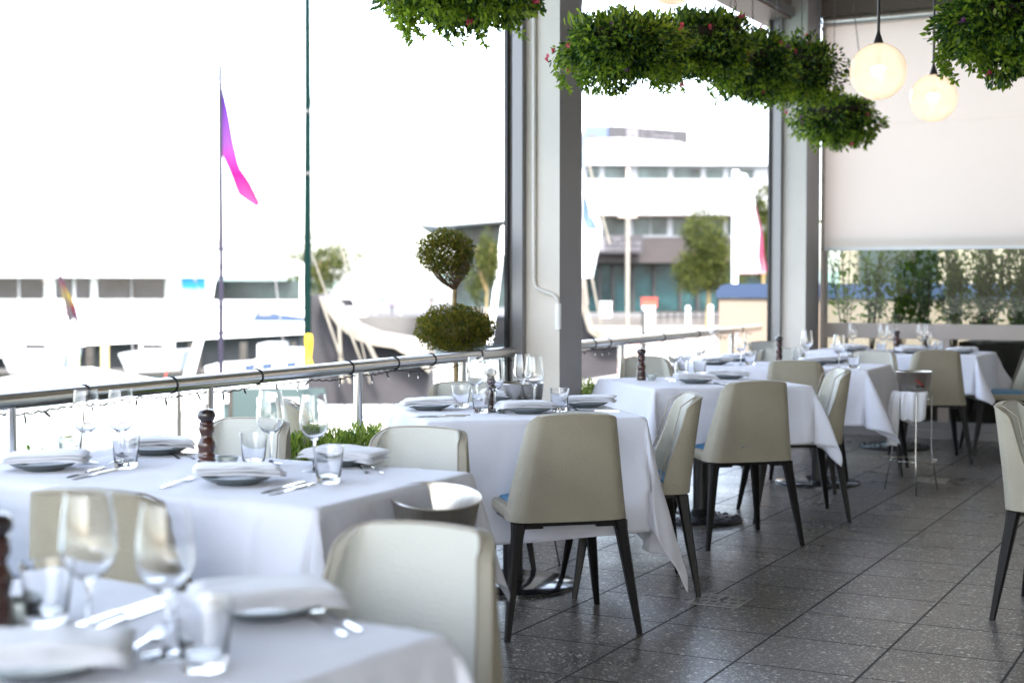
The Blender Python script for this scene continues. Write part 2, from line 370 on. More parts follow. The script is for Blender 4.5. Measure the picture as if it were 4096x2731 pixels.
# drains
def drain(x, y, label):
    t = thing('floor_drain', label, 'drain', (x, y, 0), 0, 'drain grates in the terrace floor')
    m = MB(); m.box(-.105, -.105, .0005, .105, .105, .0015); m.build('pit', M['black'], t)
    m = MB()
    for s in (-1, 1):
        m.box(s * .1 - .006, -.106, .0015, s * .1 + .006, .106, .005); m.box(-.094, s * .1 - .006, .0015, .094, s * .1 + .006, .005)
    for i in range(9):
        a = -.082 + i * .0205
        hw = min(abs(a), .09) if True else 0
        m.box(a - .0035, -.094, .0015, a + .0035, -.006, .0045) if i % 2 == 0 else m.box(a - .0035, .006, .0015, a + .0035, .094, .0045)
        m.box(-.094, a - .003, .0012, -.01, a + .003, .0043) if i % 3 else None
        m.box(.01, a - .003, .0011, .094, a + .003, .0042) if i % 3 else None
    m.build('grate', mat('grate', (.40, .39, .37), .35, metal=1) if 'grate' not in M else M['grate'], t)
drain(-1.955, 5.55, 'square steel floor drain at the foot of a black chair leg')
drain(-1.96, 9.68, 'square floor drain behind the ice bucket stand, far from the camera')

# ------------------------------------------------------------------ handrail
def railP(t): return Vector((-3.50 + (-3.99 + 3.50) * t, 2.2 + (12.30 - 2.2) * t, .935 - .028))
hr = thing('handrail', 'stainless steel handrail along the harbour side of the terrace', 'railing', (0, 0, 0))
m = MB(); m.tube([railP(-.35), railP(.3), railP(.47)], .029, 20); m.tube([railP(.47), railP(.6), railP(1)], .029, 20); m.build('rail', M['steel'], hr, smooth=True)
def rail_t_for_x(x):     # where the rail is met by the column of view x
    d = ray(x, 800); a = railP(0); b = railP(1) - a
    # solve a + b t = k d (in plan)
    det = b.x * (-d.y) + d.x * b.y
    return ((-a.x) * (-d.y) + d.x * (-a.y)) / det
for x in (20, 478, 822, 1062, 1427, 1680):
    q = railP(rail_t_for_x(x)); m = MB(); m.tube([(q.x, q.y, 0), (q.x, q.y, q.z - .01)], .0205, 16)
    m.lathe([(.045, 0), (.045, .008), (.021, .010)], 16, (q.x, q.y, 0)); m.build('post', M['steel'], hr, smooth=True)
def ring(c, tdir, r, rr, n=20, k=6):
    a = tdir.cross(Vector((0, 0, 1))).normalized(); b = a.cross(tdir)
    mm = MB(); mm.tube([c + (a * math.cos(2 * PI * i / n) + b * math.sin(2 * PI * i / n)) * r for i in range(n + 1)], rr, k, False); return mm
rd = (railP(1) - railP(0)).normalized()
for x in (192, 393, 590, 800, 905, 990, 1098, 1360, 1395, 1520, 1600, 1700):
    ring(railP(rail_t_for_x(x)), rd, .031, .0028).build('cable_tie', M['wire'], hr, smooth=True)
# fairy lights hung under the rail
fl = thing('string_lights', 'black cable of small unlit fairy lights hanging under the steel handrail', 'fairy lights', (0, 0, 0))
random.seed(5)
pts = []; K = 700
side = Vector((rd.y, -rd.x, 0))
def wire_at(t): return railP(t) + Vector((0, 0, -.036 - .008 * abs(math.sin(t * 36)) - .004 * math.sin(t * 170)))
for st in (-.004, .004):
    m = MB(); pts = [wire_at(-.08 + 1.06 * i / K) + Vector((0, 0, .004 * math.sin(i * 1.7 + st * 900))) + side * (.004 * math.cos(i * 1.7 + st * 900)) for i in range(K)]
    m.tube(pts, .0019, 5); m.build('cable', M['wire'], fl)
for i in range(64):
    t = -.06 + 1.02 * (i + random.uniform(-.3, .3)) / 64; q = wire_at(t); a = random.uniform(-1.0, 1.0)
    d = (rd * math.sin(a) + Vector((0, 0, -math.cos(a)))).normalized() + side * random.uniform(-.3, .3)
    L = .030
    m = MB(); m.tube([q, q + d * L * .45, q + d * L], [.0022, .0038, .0036], 7); b = m.build('socket', M['wire'], fl, smooth=True)
    m = MB(); m.tube([q + d * L, q + d * (L + .011)], [.0030, .0014], 6); m.build('bulb', M['led'], b, smooth=True)

# ------------------------------------------------------------------ chairs
def make_chair():
    t = thing('dining_chair', 'x', 'chair', group='cream leather dining chairs')
    # shell sheet
    zb = .418; ztop = .815; w0 = .225
    def width(z):
        k = (z - zb) / (ztop - zb); return w0 * (1 - .27 * k)
    plan = []          # half plan from centre back to wing tip (x, y)
    rc = .062; yb = -.235
    for i in range(7): plan.append((i / 6 * (w0 - rc), yb))
    for i in range(1, 6):
        a = i / 5 * PI / 2; plan.append((w0 - rc + rc * math.sin(a), yb + rc - rc * math.cos(a)))
    nl = 9; yk = -.115
    for i in range(1, nl + 1): plan.append((w0, yb + rc + (yk - yb - rc) * i / nl))
    def htop(k, x, y):
        if k <= 6:
            u = x / (w0 - rc); return ztop - .006 * u ** 2
        if k <= 11:
            u = (k - 6) / 5; return ztop - .006 - .038 * u ** 2
        u = (k - 11) / nl; return (ztop - .044) * (1 - u) + (.462) * u - .010 * math.sin(u * PI) - .012 * math.sin(2 * u * PI)
    NV = 12; full = [(-x, y, k) for k, (x, y) in reversed(list(enumerate(plan)))][:-1] + [(x, y, k) for k, (x, y) in enumerate(plan)]
    vs = []; fs = []
    rim = []
    for (x, y, k) in full:
        h = htop(k, abs(x), y)
        for j in range(NV + 1):
            z = zb + (h - zb) * j / NV; sx = width(z) / w0
            cur = 1 - .0 * abs(x)
            yy = y - .060 * ((z - zb) / (ztop - zb)) ** 1.15 - (.012 * math.cos(min(abs(x) / w0, 1) * PI / 2) if k < 8 else 0)
            vs.append((x * sx, yy, z))
            if j == NV: rim.append(Vector(vs[-1]))
    nc = len(full)
    for i in range(nc - 1):
        for j in range(NV):
            a = i * (NV + 1) + j; fs.append((a, a + 1, a + NV + 2, a + NV + 1))
    m = MB(); m.add(vs, fs); sh = m.build('backrest', [M['leather'], M['leather_lit']], t)
    bake(sh, [('SOLIDIFY', dict(thickness=.030, offset=-1.0, use_even_offset=True, material_offset=1, material_offset_rim=0)), ('BEVEL', dict(width=.009, segments=2, limit_method='ANGLE', angle_limit=R(50))), ('SUBSURF', dict(levels=1, render_levels=1))])
    # check side: solidify must go inwards
    if max(v.co.x for v in sh.data.vertices) > w0 + .02:
        m = MB(); m.add(vs, [tuple(reversed(f)) for f in fs]); bpy.data.objects.remove(sh); sh = m.build('backrest', [M['leather'], M['leather_lit']], t)
        bake(sh, [('SOLIDIFY', dict(thickness=.030, offset=-1.0, use_even_offset=True, material_offset=1, material_offset_rim=0)), ('BEVEL', dict(width=.009, segments=2, limit_method='ANGLE', angle_limit=R(50))), ('SUBSURF', dict(levels=1, render_levels=1))])
    # piping along the inner rim edge
    m = MB(); inn = []
    for q in rim:
        d = Vector((-q.x, .0 - q.y - .02, 0)); d.normalize(); inn.append(q + Vector((d.x * .030, d.y * .030, .0015)))
    m.tube(inn, .0028, 6); m.build('piping', M['piping'], t, smooth='all')
    m = MB(); m.tube([q + Vector((-q.x * .02, -.002 if abs(q.x) < .1 else 0, -.006)) for q in rim], .0016, 5); m.build('seam', M['piping'], t, smooth='all')
    # seat: padded frame and blue cushion
    def slab(z0, z1, w_b, w_f, y0, y1, r, name, mt, dome=0):
        m = MB(); n = 20; loop = []
        for (cx, cy, a0) in ((w_f - r, y1 - r, 0), (-(w_f - r), y1 - r, 90), (-(w_b - r), y0 + r, 180), (w_b - r, y0 + r, 270)):
            for i in range(6):
                a = R(a0 + 90 * i / 5); loop.append((cx + r * math.cos(a), cy + r * math.sin(a)))
        n = len(loop); e = .009
        rings = [(1, z0 + e, 0), (1, z1 - e, 0), (.985, z1 - e * .3, 0), (.95, z1, 0), (.6, z1 + dome * .8, 0), (.2, z1 + dome, 0)]
        vs = [(x * .97, y * .97, z0) for x, y in loop]
        for s_, z, _ in rings: vs += [(x * s_, y * s_, z) for x, y in loop]
        fs = [tuple(reversed(range(n)))]
        for k in range(len(rings)):
            for i in range(n): fs.append((k * n + i, k * n + (i + 1) % n, (k + 1) * n + (i + 1) % n, (k + 1) * n + i))
        fs.append(tuple(len(rings) * n + i for i in range(n)))
        m.add(vs, fs); return m.build(name, mt, t, smooth=50)
    slab(.415, .462, .222, .205, -.2, .235, .03, 'seat', M['leather'])
    slab(.455, .472, .180, .182, -.18, .220, .03, 'seat_cushion', M['blue'], .012)
    m = MB(); m.box(-.19, -.2, .398, .19, .19, .414); m.box(-.03, -.12, .385, .03, .0, .398); m.build('under_frame', M['leg'], t)
    for sx in (-1, 1):
        for sy in (-1, 1):
            tp = Vector((sx * .192, -.2 if sy < 0 else .18, .414)); ft = Vector((sx * .25, -.262 if sy < 0 else .25, 0))
            m = MB(); P4 = []
            for k, (s_, hw, hd) in enumerate(((0, .026, .026), (.10, .021, .023), (.5, .017, .018), (1, .0105, .0105))):
                c = tp.lerp(ft, s_)
                P4.append([(c.x + a * hw, c.y + b * hd, c.z) for a, b in ((-1, -.6), (-.6, -1), (.6, -1), (1, -.6), (1, .6), (.6, 1), (-.6, 1), (-1, .6))])
            vs = [v for r_ in P4 for v in r_]; fs = [tuple(range(8))]
            for i in range(3):
                for k in range(8): fs.append((i * 8 + k, (i + 1) * 8 + k, (i + 1) * 8 + (k + 1) % 8, i * 8 + (k + 1) % 8))
            fs.append(tuple(reversed(range(24, 32))))
            m.add(vs, fs)
            # bracket arm running inwards under the seat
            m.obox((tp.x - sx * .045, tp.y, .402), (.045, 0, -sx * 0), (0, .012, 0), (0, 0, .010))
            m.build('leg', M['leg'], t, smooth=30)
    return t
CH = [  # x, y, facing (deg, 0 = +Y, positive = towards +X), label
 (-2.397, 4.923, -42, 'cream leather chair in sharp focus with its back to the camera, centre of the terrace'),
 (-2.417, 5.67, -121, 'chair seen from its front right, between the two sharpest chairs with backs turned'),
 (-2.383, 6.953, -43, 'second sharp chair back, with a short blue scratch low on it'),
 (-2.347, 7.82, -119, 'chair with creased cream inside and blue seat showing, right of the scratched chair'),
 (-2.63, 8.99, -6, 'beige chair back behind the scratched chair, near side of the long table'),
 (-2.22, 10.85, -22, 'chair with its back to the camera beside the steel ice bucket stand'),
 (-1.83, 11.55, -112, 'pale chair at the right end of the far table, before the dark glass'),
 (-2.46, 9.98, 172, 'pale chair top across the long table, left of the steel bucket stand'),
 (-3.12, 10.1, 165, 'chair beyond the long table, hidden up to its top edge, left of a pepper mill'),
 (-3.42, 8.50, 140, 'beige chair at the left corner of the table with the lit brown pepper mill'),
 (-3.25, 5.80, 143, 'chair behind the wine glasses of the middle table, in front of the pillar'),
 (-3.30, 4.93, 48, 'chair seen through a wine glass next to the handrail post and green hedge'),
 (-3.10, 3.74, 178, 'chair behind the dark pepper mill of the front table, near the handrail'),
 (-2.40, 3.75, 174, 'large soft grey chair back between the front table and the middle table'),
 (-2.41, 2.71, -12, 'olive beige chair back behind the two blurred wine glasses, lower left'),
 (-2.99, 2.66, -14, 'chair at the left picture edge of which only the blue seat shows'),
 (-1.42, 2.10, 176, 'blurred chair back in the foreground, bottom centre, beside the nearest table'),
 (-.645, 5.95, 95, 'single chair cut by the right picture edge, turned away from the tables'),
 (-3.50, 11.45, 120, 'pale chair at the far left corner by the far pillar'),
]
ch0 = None
for (x, y, a, lab) in CH:
    if ch0 is None:
        ch0 = make_chair(); ch0['label'] = lab; ch0.location = (x, y, 0); ch0.rotation_euler = (0, 0, -R(a))
    else: dup(ch0, (x, y, 0), -R(a), lab)

sc_ = [o for o in col.objects if o.get('label', '').startswith('second sharp chair back')][0]
m = MB(); m.tube([(-.075, -.2535, .492), (-.062, -.2545, .495), (-.050, -.2540, .501)], .0016, 5); m.build('scratch', M['navy'] if 'navy' in M else M['blue'], sc_)
# ------------------------------------------------------------------ tables and cloths
TZ = .752
def table(cx, cy, hx, hy, rot, br, label, studs=False, base=None, two=False):
    t = thing('pedestal_table', label, 'table', (cx, cy, 0), rot, 'pedestal tables on the terrace')
    m = MB(); m.box(-hx, -hy, TZ - .03, hx, hy, TZ); m.build('tabletop', M['leg'], t)
    bs = [(-hx * .55, 0), (hx * .55, 0)] if two else [base or (0, 0)]
    for bx, by in bs:
        m = MB(); m.tube([(bx, by, .02), (bx, by, TZ - .03)], .042, 18); m.build('column', M['black'], t, smooth=True)
        m = MB(); m.lathe([(br, 0), (br, .012), (br - .012, .02), (.11, .028), (.06, .05), (.045, .07)] if studs else [(br, 0), (br, .012), (br - .006, .016), (.046, .018)], 48, (bx, by, 0))
        if studs:
            for k in range(110):
                r_ = br * math.sqrt(random.uniform(.2, .92)); a = random.uniform(0, 2 * PI)
                m.lathe([(.007, 0), (.006, .007), (.0, .009)], 6, (bx + r_ * math.cos(a), by + r_ * math.sin(a), .019 + (br - r_) * .06))
        m.build('base_plate', M['black'] if studs else M['blackgloss'], t, smooth=True)
    return t
def cloth(cx, cy, hx, hy, rot, lx, ly, label, off=(0, 0), crot=0., seed=0, fold=1., crease=None):
    """square cloth (half sizes lx, ly) laid over a table of half size hx, hy"""
    t = thing('tablecloth', label, 'tablecloth', (cx, cy, 0), rot)
    NX, NY = int(lx * 2 / .016), int(ly * 2 / .016); vs = []; hx_, hy_ = hx + .004, hy + .004
    cr, sr = math.cos(crot), math.sin(crot); re = .010
    for j in range(NY + 1):
        for i in range(NX + 1):
            u = -lx + 2 * lx * i / NX; v = -ly + 2 * ly * j / NY
            px_ = off[0] + u * cr - v * sr; py_ = off[1] + u * sr + v * cr
            qx = max(-hx_, min(hx_, px_)); qy = max(-hy_, min(hy_, py_)); ox, oy = px_ - qx, py_ - qy
            s = math.hypot(ox, oy)
            cs = sum(math.exp(-((u - k_ * lx / 2) / .007) ** 2) * sg_ for k_, sg_ in ((-1, 1), (0, -.5), (1, 1))) + sum(math.exp(-((v - k_ * ly / 2) / .007) ** 2) * sg_ for k_, sg_ in ((-1, -.5), (0, 1), (1, .6)))
            if s < 1e-9:
                zz = TZ + .0028 + .0018 * cs + .0018 * noise.noise(Vector((px_ * 5, py_ * 5, seed)))
                zz += .0016 * math.exp(-(((px_ - .12) / .006) ** 2)) if crease else 0
                vs.append((px_, py_, zz)); continue
            nx_, ny_ = ox / s, oy / s
            lim = re * PI / 2
            if s < lim: a = s / re; h = re * math.sin(a); d = re * (1 - math.cos(a))
            else: h = re; d = re + (s - lim)
            corner = min(abs(ox), abs(oy)) > 1e-9
            fl_ = .10
            if corner:
                th = math.atan2(abs(oy), abs(ox)); k = math.sin(2 * th)
                # the spare cloth stands out at the corner in pleats
                fl_ = .10 + .34 * k ** 2 * (1 - .45 * math.cos(4 * th + seed)) * fold
                tw = .30 * math.sin(4 * th + seed * 2.1) * k; nx_, ny_ = nx_ - ny_ * tw, ny_ + nx_ * tw
                along = 0
            else:
                along = (qy if abs(ox) > abs(oy) else qx)
                e = (hy_ if abs(ox) > abs(oy) else hx_) - abs(along); fl_ = .10 + .06 * math.exp(-e / .08)
                fl_ += .05 * math.sin((abs(along) + s * .9) * 16 + seed) * math.exp(-e / .22) + .07 * noise.noise(Vector((along * 3.2, seed * 7.7 + (1 if (ox + oy) > 0 else 5) + (9 if abs(ox) > abs(oy) else 0), s * .8))) * 2.3
            fl_ = max(.03, fl_); hd = max(0, s - lim)
            hh = h + hd * math.sin(min(fl_, 1.2)); dd = min(d, re) + hd * math.cos(min(fl_, 1.2)) if s >= lim else d
            wr = (.017 * noise.noise(Vector((px_ * 4.1, py_ * 4.1, seed))) + .014 * noise.noise(Vector(((px_ + py_) * 5.5, (px_ - py_) * 1.3, seed + 4)))) * min(1, s / .12) + .0042 * cs * min(1, s / .05)
            vs.append((qx + nx_ * (hh + wr), qy + ny_ * (hh + wr), TZ + .002 - dd))
    fs = [(j * (NX + 1) + i, j * (NX + 1) + i + 1, (j + 1) * (NX + 1) + i + 1, (j + 1) * (NX + 1) + i) for j in range(NY) for i in range(NX)]
    m = MB(); m.add(vs, fs); o = m.build('cloth', M['linen'], None)
    bake(o, [('SOLIDIFY', dict(thickness=.0016, offset=0))])
    bpy.data.objects.remove(t); o.name = 'tablecloth'; o.location = (cx, cy, 0); o.rotation_euler = (0, 0, rot); tag(o, label, 'tablecloth')
    return o
TB = {
 0: dict(c=(-1.555, 1.47), h=(.43, .42), rot=-6),
 1: dict(c=(-2.62, 3.14), h=(.65, .36), rot=0),
 2: dict(c=(-2.80, 5.36), h=(.43, .44), rot=40),
 3: dict(c=(-2.73, 7.42), h=(.43, .43), rot=43),
 4: dict(c=(-2.86, 9.24), h=(.64, .39), rot=3),
 5: dict(c=(-2.62, 11.50), h=(.68, .40), rot=0),
}
names = {0: 'nearest blurred table', 1: 'front table with the large pepper mill', 2: 'middle table turned cornerwise', 3: 'table behind the middle table', 4: 'long table behind the scratched chair', 5: 'far table by the glass wall'}
for k, d in TB.items():
    table(d['c'][0], d['c'][1], *d['h'], R(d['rot']), .225 if k == 3 else .27, {0: 'pedestal table nearest to the camera under a white cloth', 1: 'long pedestal table hidden under the cloth of the front table', 2: 'table with a smooth shiny black round base plate, middle of the terrace', 3: 'table with a studded black round base plate', 4: 'table whose black column and flat round base show behind chair legs', 5: 'table at the far glass wall with a dark base in shade'}[k], studs=(k in (3, 5)), two=(k == 1), base={4: (.27, -.05), 2: (.02, .1)}.get(k))
cloth(*TB[0]['c'], *TB[0]['h'], R(-6), .74, .74, 'white tablecloth on the blurred nearest table, bottom left', seed=1)
cloth(*TB[1]['c'], *TB[1]['h'], 0, .93, .62, 'white tablecloth on the front table with the dark pepper mill', off=(.02, .0), seed=2, crease=True, fold=.55)
cloth(*TB[2]['c'], *TB[2]['h'], R(40), .86, .86, 'white tablecloth in sharp focus, its long corner hanging beside the nearest black legs', off=(.10, -.05), crot=R(3), seed=3, fold=.62)
cloth(*TB[3]['c'], *TB[3]['h'], R(43), .74, .74, 'white tablecloth with pointed tips hanging around the scratched chair', off=(.02, 0), seed=4.4)
cloth(*TB[4]['c'], *TB[4]['h'], R(3), .97, .72, 'white tablecloth with a folded corner left of the steel ice bucket', seed=5.2, off=(.03, -.02))
cloth(*TB[5]['c'], *TB[5]['h'], 0, .98, .70, 'white tablecloth on the far table in front of the beige window frame', seed=6.1)

# ------------------------------------------------------------------ tableware
ZC = TZ + .0035
def glass_wine():
    outp = [(.0, 0), (.034, 0), (.0345, .0012), (.030, .003), (.010, .0065), (.0045, .012), (.0037, .03), (.0036, .07), (.0048, .084), (.012, .090), (.026, .100), (.037, .116), (.0408, .134), (.0400, .155), (.0365, .185), (.0322, .214)]
    inn = [(.0312, .2143), (.0354, .185), (.0388, .155), (.0396, .134), (.0360, .117), (.025, .1025), (.012, .0935), (.0, .0915)]
    t = thing('wine_glass', 'x', 'wine glass', group='wine glasses on the set tables')
    m = MB(); m.lathe(outp + inn, 40); m.build('bowl_and_stem', M['glass'], t, smooth=28, weld=True); return t
def glass_tumbler():
    prof = [(.0, .0), (.029, .0), (.0305, .002), (.0325, .02), (.0405, .094), (.0398, .0948), (.0388, .094), (.0312, .022), (.028, .0165), (.0, .015)]
    t = thing('tumbler', 'x', 'tumbler', group='water tumblers on the set tables')
    m = MB(); m.lathe(prof, 40); m.build('glass_body', M['glass'], t, smooth=28, weld=True); return t
def plate():
    t = thing('plate', 'x', 'plate', group='grey stoneware plates on the set tables')
    m = MB(); m.lathe([(.0, .0015), (.048, .0015), (.05, .0), (.054, .0), (.056, .004), (.078, .011), (.0955, .021), (.0965, .0225), (.095, .0232), (.078, .0135), (.055, .0065), (.0, .0055)], 56)
    m.build('dish', M['plate'], t, smooth='all', weld=True)
    m = MB(); a = [(.0963 + .0009 * math.cos(k * PI / 3), .0232 + .0009 * math.sin(k * PI / 3)) for k in range(7)]
    m.lathe(a, 56); m.build('rim', M['plate_rim'], t, smooth='all'); return t
def napkin(seed, L=.115, W=.062):
    """folded in three, thick soft layers"""
    r_ = random.Random(seed); m = MB(); nx, ny = 26, 14
    lay = [(0.0, 1.0, 1.0), (.0095, .985, .97), (.0185, .95, .93)]
    for li, (z0, sx, sy) in enumerate(lay):
        th = .0072; sk = r_.uniform(-.10, .10); ox = r_.uniform(-.008, .008)
        def surf(u, v, top):
            x = (u * L * sx) + sk * v * W + ox; y = v * W * sy
            e = (1 - abs(u) ** 14) ** .5 * (1 - abs(v) ** 12) ** .5
            zmid = z0 + .004 * math.exp(-((u) / .9) ** 2) - .005 * max(0, abs(u) - .8) * 3 + .0030 * noise.noise(Vector((u * 2.2, v * 1.8, seed + li * .7)))
            return (x, y, zmid + (th * e if top else 0) + .002)
        vs = []; fs = []
        for top in (0, 1):
            for j in range(ny + 1):
                for i in range(nx + 1): vs.append(surf(-1 + 2 * i / nx, -1 + 2 * j / ny, top))
        o = (nx + 1) * (ny + 1)
        for j in range(ny):
            for i in range(nx):
                a = j * (nx + 1) + i; fs.append((a, a + nx + 1, a + nx + 2, a + 1)); fs.append((o + a, o + a + 1, o + a + nx + 2, o + a + nx + 1))
        m.add(vs, fs)
    return m
def mk_mill():
    t = thing('pepper_mill', 'x', 'pepper mill', group='turned wooden pepper mills')
    b = [(.0, .0), (.0245, .0), (.0255, .003), (.0250, .018), (.0235, .0245), (.0255, .028), (.0255, .033), (.0228, .0355), (.0245, .040), (.0235, .045), (.0205, .050), (.0225, .060), (.0252, .070), (.0240, .080), (.0190, .090), (.0165, .097), (.0170, .103), (.0215, .112), (.0225, .121), (.0205, .127), (.0195, .1285), (.022, .132), (.0212, .136), (.0185, .1385), (.0, .139)]
    m = MB(); m.lathe(b, 36); m.build('body', M['millwood'], t, smooth=60, weld=True)
    m = MB(); m.lathe([(.0, .139), (.0175, .139), (.019, .142), (.0245, .148), (.0262, .156), (.0245, .165), (.018, .171), (.009, .1735), (.0, .174)], 36); m.build('head', M['milldark'], t, smooth=60, weld=True)
    m = MB(); m.lathe([(.0, .173), (.004, .173), (.0032, .178), (.0056, .182), (.0045, .187), (.0, .188)], 16); m.build('knob', M['steel_dull'], t, smooth=60, weld=True)
    return t
def mk_bowl():
    t = thing('salt_bowl', 'x', 'small bowl', group='small pale salt bowls')
    m = MB(); m.lathe([(.0, .0), (.016, .0), (.018, .002), (.027, .018), (.0325, .0345), (.0312, .035), (.0255, .020), (.016, .006), (.0, .005)], 36, wob=lambda a, z: .03 * math.sin(3 * a + 1) * z / .035); m.build('dish', M['celadon'], t, smooth='all', weld=True)
    m = MB(); m.lathe([(.0, .022), (.012, .021), (.0245, .0185)], 20); m.build('salt', M['salt'], t, smooth='all'); return t
def mk_fork():
    m = MB(); pr = [(-.095, .0055, .002), (-.05, .0045, .004), (0, .0028, .006), (.035, .0028, .005), (.05, .009, .0025), (.062, .0115, .002)]
    vs = []; fs = []
    for (y, hw, z) in pr: vs += [(-hw, y, z), (hw, y, z), (hw, y, z + .0018), (-hw, y, z + .0018)]
    for i in range(len(pr) - 1):
        for k in range(4): fs.append((i * 4 + k, i * 4 + (k + 1) % 4, (i + 1) * 4 + (k + 1) % 4, (i + 1) * 4 + k))
    m.add(vs, fs)
    for k in range(4):
        x = -.0095 + k * .00633; m.add([(x - .0014, .06, .002), (x + .0014, .06, .002), (x + .0008, .098, .0075), (x - .0008, .098, .0075), (x - .0014, .06, .0038), (x + .0014, .06, .0038), (x + .0008, .098, .0088), (x - .0008, .098, .0088)], [(0, 3, 2, 1), (4, 5, 6, 7), (0, 1, 5, 4), (1, 2, 6, 5), (2, 3, 7, 6), (3, 0, 4, 7)])
    o = m.build('fork', M['cutlery']); return tag(o, 'x', 'fork', 'forks beside the plates')
def mk_knife():
    m = MB(); pr = [(-.11, .006, .0005), (-.03, .0048, .001), (-.01, .0042, .0015), (0, .008, .0015), (.08, .0092, .001), (.105, .0055, .001), (.112, .001, .001)]
    vs = []; fs = []
    for i, (y, hw, z) in enumerate(pr):
        th = .004 if i < 3 else .0014; vs += [(-hw, y, z), (hw, y, z), (hw * .9, y, z + th), (-hw * .9, y, z + th)]
    for i in range(len(pr) - 1):
        for k in range(4): fs.append((i * 4 + k, i * 4 + (k + 1) % 4, (i + 1) * 4 + (k + 1) % 4, (i + 1) * 4 + k))
    fs.append((3, 2, 1, 0)); m.add(vs, fs); o = m.build('knife', M['cutlery']); return tag(o, 'x', 'knife', 'knives beside the plates')
PROTO = {}
def put(kind, mk, pos, rz, label):
    if kind not in PROTO:
        o = mk(); PROTO[kind] = o; o.location = pos; o.rotation_euler = (0, 0, rz); o['label'] = label; return o
    return dup(PROTO[kind], pos, rz, label)
def loc(px_, py_, tb, Y=None):
    q = aty(px_, py_, Y) if Y else atz(px_, py_, ZC); return Vector((q.x, q.y, ZC))
T5Y = lambda y: 11.20 + (811 - y) / 24. * .55
nm = {0: 'on the nearest blurred table', 1: 'on the front table', 2: 'on the sharp middle table', 3: 'on the cornerwise table behind', 4: 'on the long table', 5: 'on the far table'}
WG = [(205, 1469, 0, 'blurred wine glass, left of the pair {}'), (382, 1505, 0, 'blurred wine glass, right of the pair {}'),
 (199, 1064, 1, 'wine glass in front of the handrail, leftmost {}'), (279, 1062, 1, 'wine glass in front of the handrail, second from the left {}'), (622, 1066, 1, 'wine glass right of the pepper mill {}'), (722, 1082, 1, 'rightmost wine glass {}, a chair seen in it'),
 (1093, 934, 2, 'leftmost of the four wine glasses {}'), (1136, 945, 2, 'wine glass before the pepper mill {}'), (1200, 924, 2, 'wine glass before the pillar edge {}'), (1227, 933, 2, 'rightmost of the four wine glasses {}'),
 (1550, 872, 3, 'left of two overlapping wine glasses {}'), (1575, 866, 3, 'right of two overlapping wine glasses {}'),
 (1641, 817, 4, 'wine glass seen against the distant kerb, leftmost {}'), (1701, 838, 4, 'wine glass seen against the beige wall {}'), (1853, 831, 4, 'wine glass beside the far pillar {}'), (1927, 846, 4, 'rightmost wine glass {}'),
 (1958, 789, 5, 'leftmost wine glass {}'), (2027, 796, 5, 'left wine glass of the pair by the pepper mill {}'), (2044, 800, 5, 'wine glass right against the pepper mill {}'), (2116, 797, 5, 'left of the right pair of wine glasses {}'), (2131, 792, 5, 'rightmost wine glass {}')]
for x, y, k, lb in WG: put('wine', glass_wine, loc(x, y, k, T5Y(y) if k == 5 else None), random.uniform(0, 6), lb.format(nm[k]))
TG = [(108, 1432, 0, 'blurred tumbler at the left {}'), (468, 1533, 0, 'blurred tumbler with bright base, centre {}'),
 (161, 1044, 1, 'tumbler left of the front napkins {}'), (289, 1074, 1, 'tumbler below the second wine glass {}'), (583, 1070, 1, 'tumbler right of the salt bowl {}'), (755, 1108, 1, 'tumbler nearest the table corner {}'),
 (1059, 935, 2, 'leftmost tumbler {}'), (1105, 947, 2, 'tumbler with the pepper mill showing through it {}'), (1229, 921, 2, 'tumbler behind the right wine glasses {}'), (1285, 944, 2, 'rightmost tumbler {}'),
 (1567, 860, 3, 'left tumbler {}'), (1607, 861, 3, 'right tumbler {}'),
 (1609, 818, 4, 'leftmost tumbler {}'), (1723, 838, 4, 'tumbler near the beige wall {}'), (1832, 830, 4, 'tumbler before the far pillar {}'), (1961, 846, 4, 'tumbler at the right corner {}'),
 (2024, 811, 5, 'tumbler left of the pepper mill {}'), (2141, 802, 5, 'left tumbler at the right end {}'), (2156, 799, 5, 'right tumbler at the right end {}')]
for x, y, k, lb in TG: put('tumbler', glass_tumbler, loc(x, y, k, T5Y(y) if k == 5 else None), random.uniform(0, 6), lb.format(nm[k]))
PL = [(610, 1412, 0, 25, 'at the right {}'), (95, 1545, 0, 10, 'at the lower left {}'),
 (100, 1078, 1, 8, 'at the left end {}'), (362, 1042, 1, 20, 'behind the tumblers {}'), (545, 1110, 1, 12, 'in front of the pepper mill {}'), (785, 1068, 1, -20, 'near the right end {}'),
 (985, 941, 2, 8, 'at the left corner {}'), (1158, 920, 2, -10, 'at the back {}'), (1214, 949, 2, 15, 'behind the chair back {}'), (1346, 935, 2, -8, 'at the right {}'),
 (1597, 880, 3, 5, 'in front {}'), (1674, 870, 3, -12, 'half behind the chair {}'),
 (1641, 838, 4, 15, 'leftmost {}'), (1692, 830, 4, -8, 'behind the left wine glasses {}'), (1873, 838, 4, 10, 'left of the right wine glass {}'), (1915, 834, 4, -5, 'near the right end {}'),
 (1945, 793, 5, 5, 'at the back left {}'), (1962, 803, 5, 20, 'at the left end {}'), (2090, 794, 5, 0, 'right of the pepper mill {}'), (2094, 808, 5, 14, 'before the beige chair back {}'), (2210, 802, 5, -4, 'at the right end {}')]
